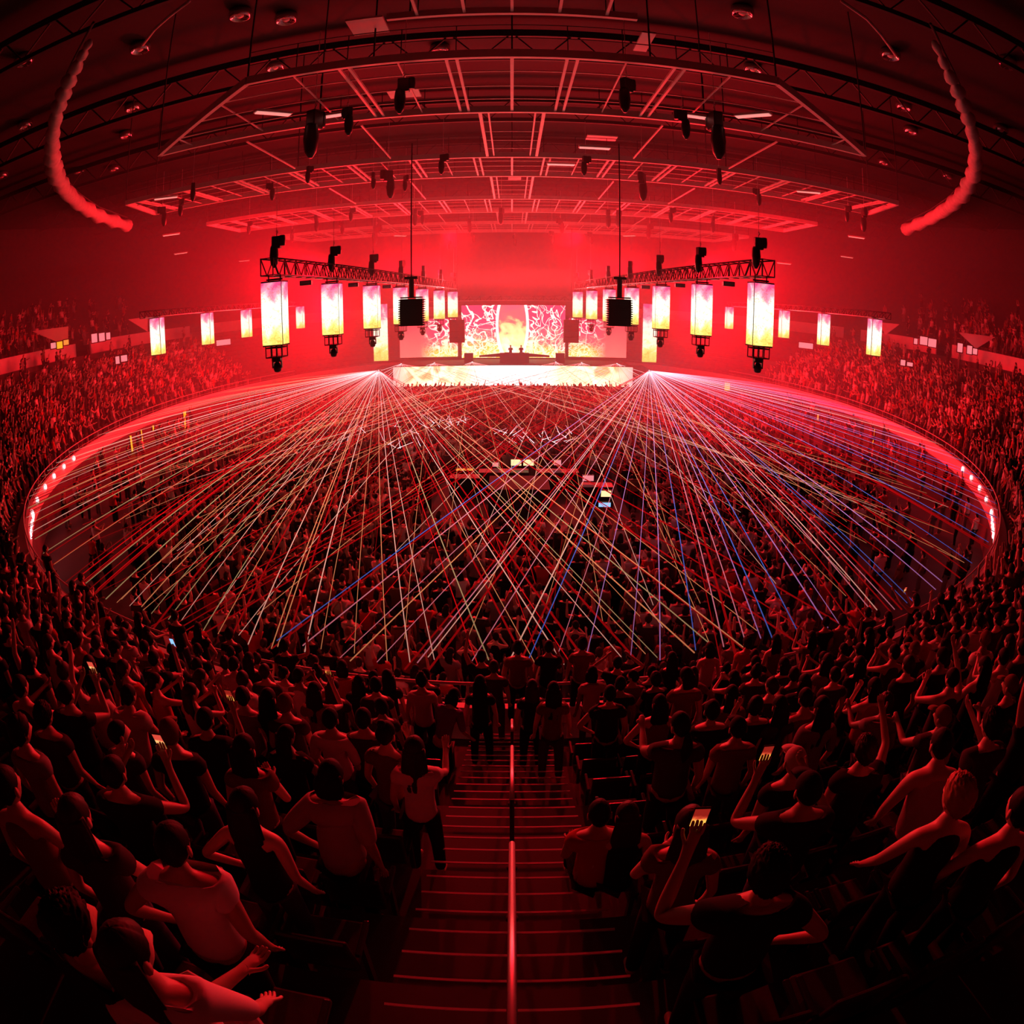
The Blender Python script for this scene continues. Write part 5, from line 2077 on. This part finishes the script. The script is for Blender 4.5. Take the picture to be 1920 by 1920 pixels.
while yy < 59.5:
    hw = EA * math.sqrt(max(0, 1 - ((yy - ECY) / EB) ** 2)) - 0.5
    dens = 1.0 if yy > 34 else 0.82
    xx = -hw
    while xx < hw:
        xx += rp.uniform(0.55, 0.95) / (1.25 if yy > 34 else 1.0)
        x_, y_ = xx + rp.uniform(-.15, .15), yy + rp.uniform(-.25, .25)
        if abs(x_ - 0.8) < 4.6 and 22.0 < y_ < 31.8:
            continue
        edge = min(1, max(0, (abs(x_) / max(1, hw) - 0.45) / 0.35))
        if rp.random() < 0.86 * edge:
            continue
        p = Vector((x_, y_, 0))
        if to_px(p)[2] > 80:
            continue
        fl.append((p, stage_yaw(p, rp.uniform(-25, 25)), rp.uniform(0.92, 1.08)))
    yy += 0.72
for (p, rz_, sc_) in fl:
    x, y, d = to_px(p + Vector((0, 0, 1.4)))
    cand.append((d, -1, 0.0, p, x, y))
cand.sort(key=lambda c: c[0])
WHITES = [(271, 1100), (308, 1088), (1312, 1152), (1204, 1156), (1178, 1060), (693, 1222), (430, 1118), (1290, 1075)]
for n_, (px, py) in enumerate(WHITES):
    q = at_z(px, py, 1.35)
    person(Vector((q.x, q.y, 0)), stage_yaw(q, 0), [S_(), S_(female=True, arms=('down', 'down')), S_(big=1.12, lean=20, arms=('low', 'low'))][n_ % 3], 1, ['short', 'cap', 'short', 'bob'][n_ % 4], 'black',
           'white', 'black', 1, '%s bright white-shirted dancer from the left among the dark crowd on the near floor' % ORD[sorted(w[0] for w in WHITES).index(px)], 'white shirts on the floor')
    PLACED.append((q.x, q.y))
N_IND = 300 - len(PLACED) - 2
ind, rest, frest = [], [], []
for c in cand:
    d, k, th, pos, x, y = c
    near = min(((pos.x - a) ** 2 + (pos.y - b_) ** 2) for a, b_ in PLACED)
    if near < (0.47 if d > 7 else 0.62) ** 2:
        continue
    if d < 3.4:
        continue
    if len(ind) < N_IND:
        ind.append(c)
    else:
        (rest if k >= 0 else frest).append(c)
seen_lab = {}
for i, (d, k, th, pos, x, y) in enumerate(ind):
    h = rp.choice(HAIRS)
    pi_ = rp.choice([0, 0, 2, 4, 7, 0, 2, 0, 4, 2, 9, 8, 1] if d < 12 else [0, 2, 4, 7, 0, 2, 1, 3, 5, 8, 6, 9])
    top = rp.choice(TOPS)
    side = 'left' if pos.x < 0 else 'right'
    lab = '%s person in %s, %s, row %d, %.1f m %s of stairs' % (HW_[h], top, PWORD[pi_], k + 1, abs(pos.x), side)
    if k < 0:
        lab = '%s dancer, %s top, %s, %.1f m %s of centre, %.1f m out' % (HW_[h], top, PWORD[pi_], abs(pos.x), side, pos.y)
    lab = ' '.join(lab.split())
    if len(lab.split()) > 16 and k >= 0:
        lab = '%s person in %s, row %d above the rim, %.1f m %s of the stairs' % (HW_[h], top, k + 1, abs(pos.x), side)
    sit = d < 7 and rp.random() < 0.35
    pose = dict(POSES[pi_])
    pose['yaw'] = [0, 20, -20][i % 3]
    person(pos, stage_yaw(pos, rp.uniform(-12, 12)), pose, 1, h, rp.choice(['black', 'black', 'brown']), top, rp.choice(['black', 'denim', 'charcoal']), rp.choice([0, 1, 1, 2]), lab,
           'audience standing in the rows' if k >= 0 else 'dancers on the near floor', rp.uniform(0.93, 1.06))

# DJs
for x, lab in ((-0.15, 'left one of the two small dark DJ silhouettes at the booth'), (0.95, 'right one of the two small dark DJ silhouettes at the booth')):
    person(Vector((x, 66.9, 3.15)), PI, S_(arms=('forward', 'forward')), 1, 'short', 'black', 'black', 'black', 1, lab, 'performers at the booth')

# ---- the uncountable remainder: merged crowds
tri_cache = {}


def crowd_proto(pi_, hair):
    key = (pi_, hair)
    if key in tri_cache:
        return tri_cache[key]
    body, shirt, tro, hm, J = person_meshes(POSES[pi_], 2, hair)
    Vs, Ts, Ms = [], [], []
    off = 0
    for mi, me in enumerate((body, shirt, tro, hm)):
        if me is None:
            continue
        me.calc_loop_triangles()
        n = len(me.vertices)
        v = np.empty(n * 3)
        me.vertices.foreach_get('co', v)
        t = np.empty(len(me.loop_triangles) * 3, dtype=np.int64)
        me.loop_triangles.foreach_get('vertices', t)
        Vs.append(v.reshape(-1, 3))
        Ts.append(t.reshape(-1, 3) + off)
        Ms.append(np.full(len(me.loop_triangles), mi))
        off += n
    tri_cache[key] = (np.vstack(Vs), np.vstack(Ts), np.concatenate(Ms))
    return tri_cache[key]


CM = [SKINS[0], SKINS[1], SKINS[2]] + [CLOTH[c] for c in ('black', 'charcoal', 'white', 'pale', 'grey', 'red', 'brown')] + [HAIRM['black'], HAIRM['brown']]


def make_crowd(name, spots, label):
    Vs, Ts, Ms = [], [], []
    off = 0
    for (pos, rz, sc) in spots:
        v, t, m = crowd_proto([0, 2, 4, 7, 0, 2, 1, 3, 5, 8, 6, 9][RNG.randint(12)], ['short', 'long', 'curly', 'bob'][RNG.randint(4)])
        c, s = math.cos(rz) * sc, math.sin(rz) * sc
        w = np.empty_like(v)
        w[:, 0] = v[:, 0] * c - v[:, 1] * s + pos.x
        w[:, 1] = v[:, 0] * s + v[:, 1] * c + pos.y
        w[:, 2] = v[:, 2] * sc + pos.z
        lut = np.array([RNG.choice([0, 1, 1, 2]), 3 + RNG.choice([0, 1, 0, 1, 2, 3, 4, 5, 6]), 3 + RNG.choice([0, 1, 4]), 10 + RNG.choice([0, 0, 1])])
        Vs.append(w)
        Ts.append(t + off)
        Ms.append(lut[m])
        off += len(v)
    V, T, M = np.vstack(Vs), np.vstack(Ts), np.concatenate(Ms)
    me = bpy.data.meshes.new(name)
    me.vertices.add(len(V))
    me.vertices.foreach_set('co', V.astype(np.float32).ravel())
    me.loops.add(len(T) * 3)
    me.loops.foreach_set('vertex_index', T.astype(np.int32).ravel())
    me.polygons.add(len(T))
    me.polygons.foreach_set('loop_start', np.arange(0, len(T) * 3, 3, dtype=np.int32))
    me.polygons.foreach_set('material_index', M.astype(np.int32))
    for m in CM:
        me.materials.append(m)
    me.update()
    me.validate()
    o = bpy.data.objects.new(name, me)
    COL.objects.link(o)
    return tag(o, label, 'crowd', kind='stuff')


spots = [(c[3], stage_yaw(c[3], rp.uniform(-20, 20)), rp.uniform(0.92, 1.08)) for c in rest]
up = []
for k in range(9):
    s = S_WALL + 1.8 + 0.8 * k + 0.4
    th = -2.0
    while th < 2.0:
        p0, p1 = ring(th, s), ring(th + 0.001, s)
        th += 0.62 / ((p1 - p0).length / 0.001)
        pos = ring(th, s, UPZ + 0.5 * (k + 1))
        x, y, d = to_px(pos)
        if pos.y < 4 or not (-20 < x < 1940):
            continue
        dens = 0.75 if (x < 130 or x > 1800) else 0.28 if (x < 240 or x > 1690) else 0.04
        if rp.random() > dens * (1 - k * 0.08):
            continue
        up.append((pos, stage_yaw(pos, rp.uniform(-20, 20)), rp.uniform(0.92, 1.08)))
make_crowd('stands_crowd', spots + up, 'packed crowd filling the side stands, too many to count')
make_crowd('floor_crowd', [(c[3], stage_yaw(c[3], rp.uniform(-25, 25)), rp.uniform(0.92, 1.08)) for c in frest], 'dancing crowd covering the arena floor under the laser beams')

# ------------------------------------------------------------------ mixing position in the middle of the floor
foh = empty('mixing_platform', (0.8, 27, 0), 0, 'dark raised mixing desk platform with small screens in the middle of the floor', 'sound desk')
MB().box((0, 0, 0.2), (8.6, 8.4, 0.4)).build('riser', M_BLACK, foh)
for nm, x, y, w in (('desk', -1.2, 2.6, 2.4), ('desk', 1.4, 2.6, 2.0), ('desk', 3.0, 0.2, 1.4), ('desk', -3.0, 1.6, 1.4)):
    MB().box((x, y, 0.85), (w, 0.8, 0.9)).build(nm, M_RUBBER, foh, bevel=0.03)
for x, y, z, w, h, m in ((-0.6, 3.0, 1.6, 0.5, 0.3, M_WARM), (0.0, 3.0, 1.6, 0.5, 0.3, M_WARM), (-1.6, 3.0, 1.5, 0.3, 0.2, M_PINKW), (1.4, 3.0, 1.6, 0.35, 0.25, M_PINKW), (2.6, 0.4, 1.55, 0.5, 0.25, M_PINKW),
                         (3.1, -1.8, 1.5, 0.42, 0.26, M_WARM), (3.0, -2.2, 1.15, 0.5, 0.18, M_BLUE), (-3.0, 1.7, 1.6, 0.8, 0.1, M_ORANGE)):
    t = MB()
    t.box((x, y, z), (w + 0.06, 0.05, h + 0.06))
    mo = t.build('monitor', M_RUBBER, foh)
    MB().box((x, y - 0.03, z), (w, 0.01, h)).build('screen', m, mo)
MB().box((-0.5, -0.5, 1.0), (2.6, 2.2, 1.2)).build('flight_case', M_BLACK, foh, bevel=0.03)

# ------------------------------------------------------------------ seats of the near stand
seat0 = empty('arena_seat', (0, 0, 0))
MB().box((0, -0.18, 0.62), (0.46, 0.05, 0.46), 0, 0.16).build('backrest', M_SEAT, seat0, bevel=0.02)
MB().box((0, 0.02, 0.44), (0.44, 0.40, 0.07)).build('seat_pan', M_SEATCLOTH, seat0, bevel=0.02)
for s in (-1, 1):
    MB().box((s * 0.25, -0.02, 0.62), (0.04, 0.3, 0.035)).build('armrest', M_SEAT, seat0, bevel=0.01)
    MB().box((s * 0.25, -0.06, 0.31), (0.035, 0.06, 0.62)).build('leg', M_BLACK, seat0)
ns = 0
for k in range(1, NROW):
    s = S0 + ROW_D * k + 0.62
    for side in (-1, 1):
        n_seat = 0
        th = side * 0.0
        x = side * 1.1
        while n_seat < 12:
            th = math.asin(min(0.99, abs(x) / (EA + s * 0.9))) * side
            pos = ring(th, s, row_z(k))
            x += side * 0.54
            n_seat += 1
            q = to_px(pos + Vector((0, 0, 0.6)))
            if pos.y < 0.6 or q[1] > 1960 or not (-20 < q[0] < 1940) or q[2] > 11 or ns >= 210:
                continue
            lab = 'black tip-up arena seat, row %d above the rim, number %d %s of the stairs' % (k + 1, n_seat, 'left' if side < 0 else 'right')
            tz = ring(th, -1) - ring(th, 0)
            place(seat0, pos, math.atan2(-tz.x, tz.y), lab, 'seat', 'black tip-up seats of the near stand')
            ns += 1

bpy.data.scenes.remove(WORK)
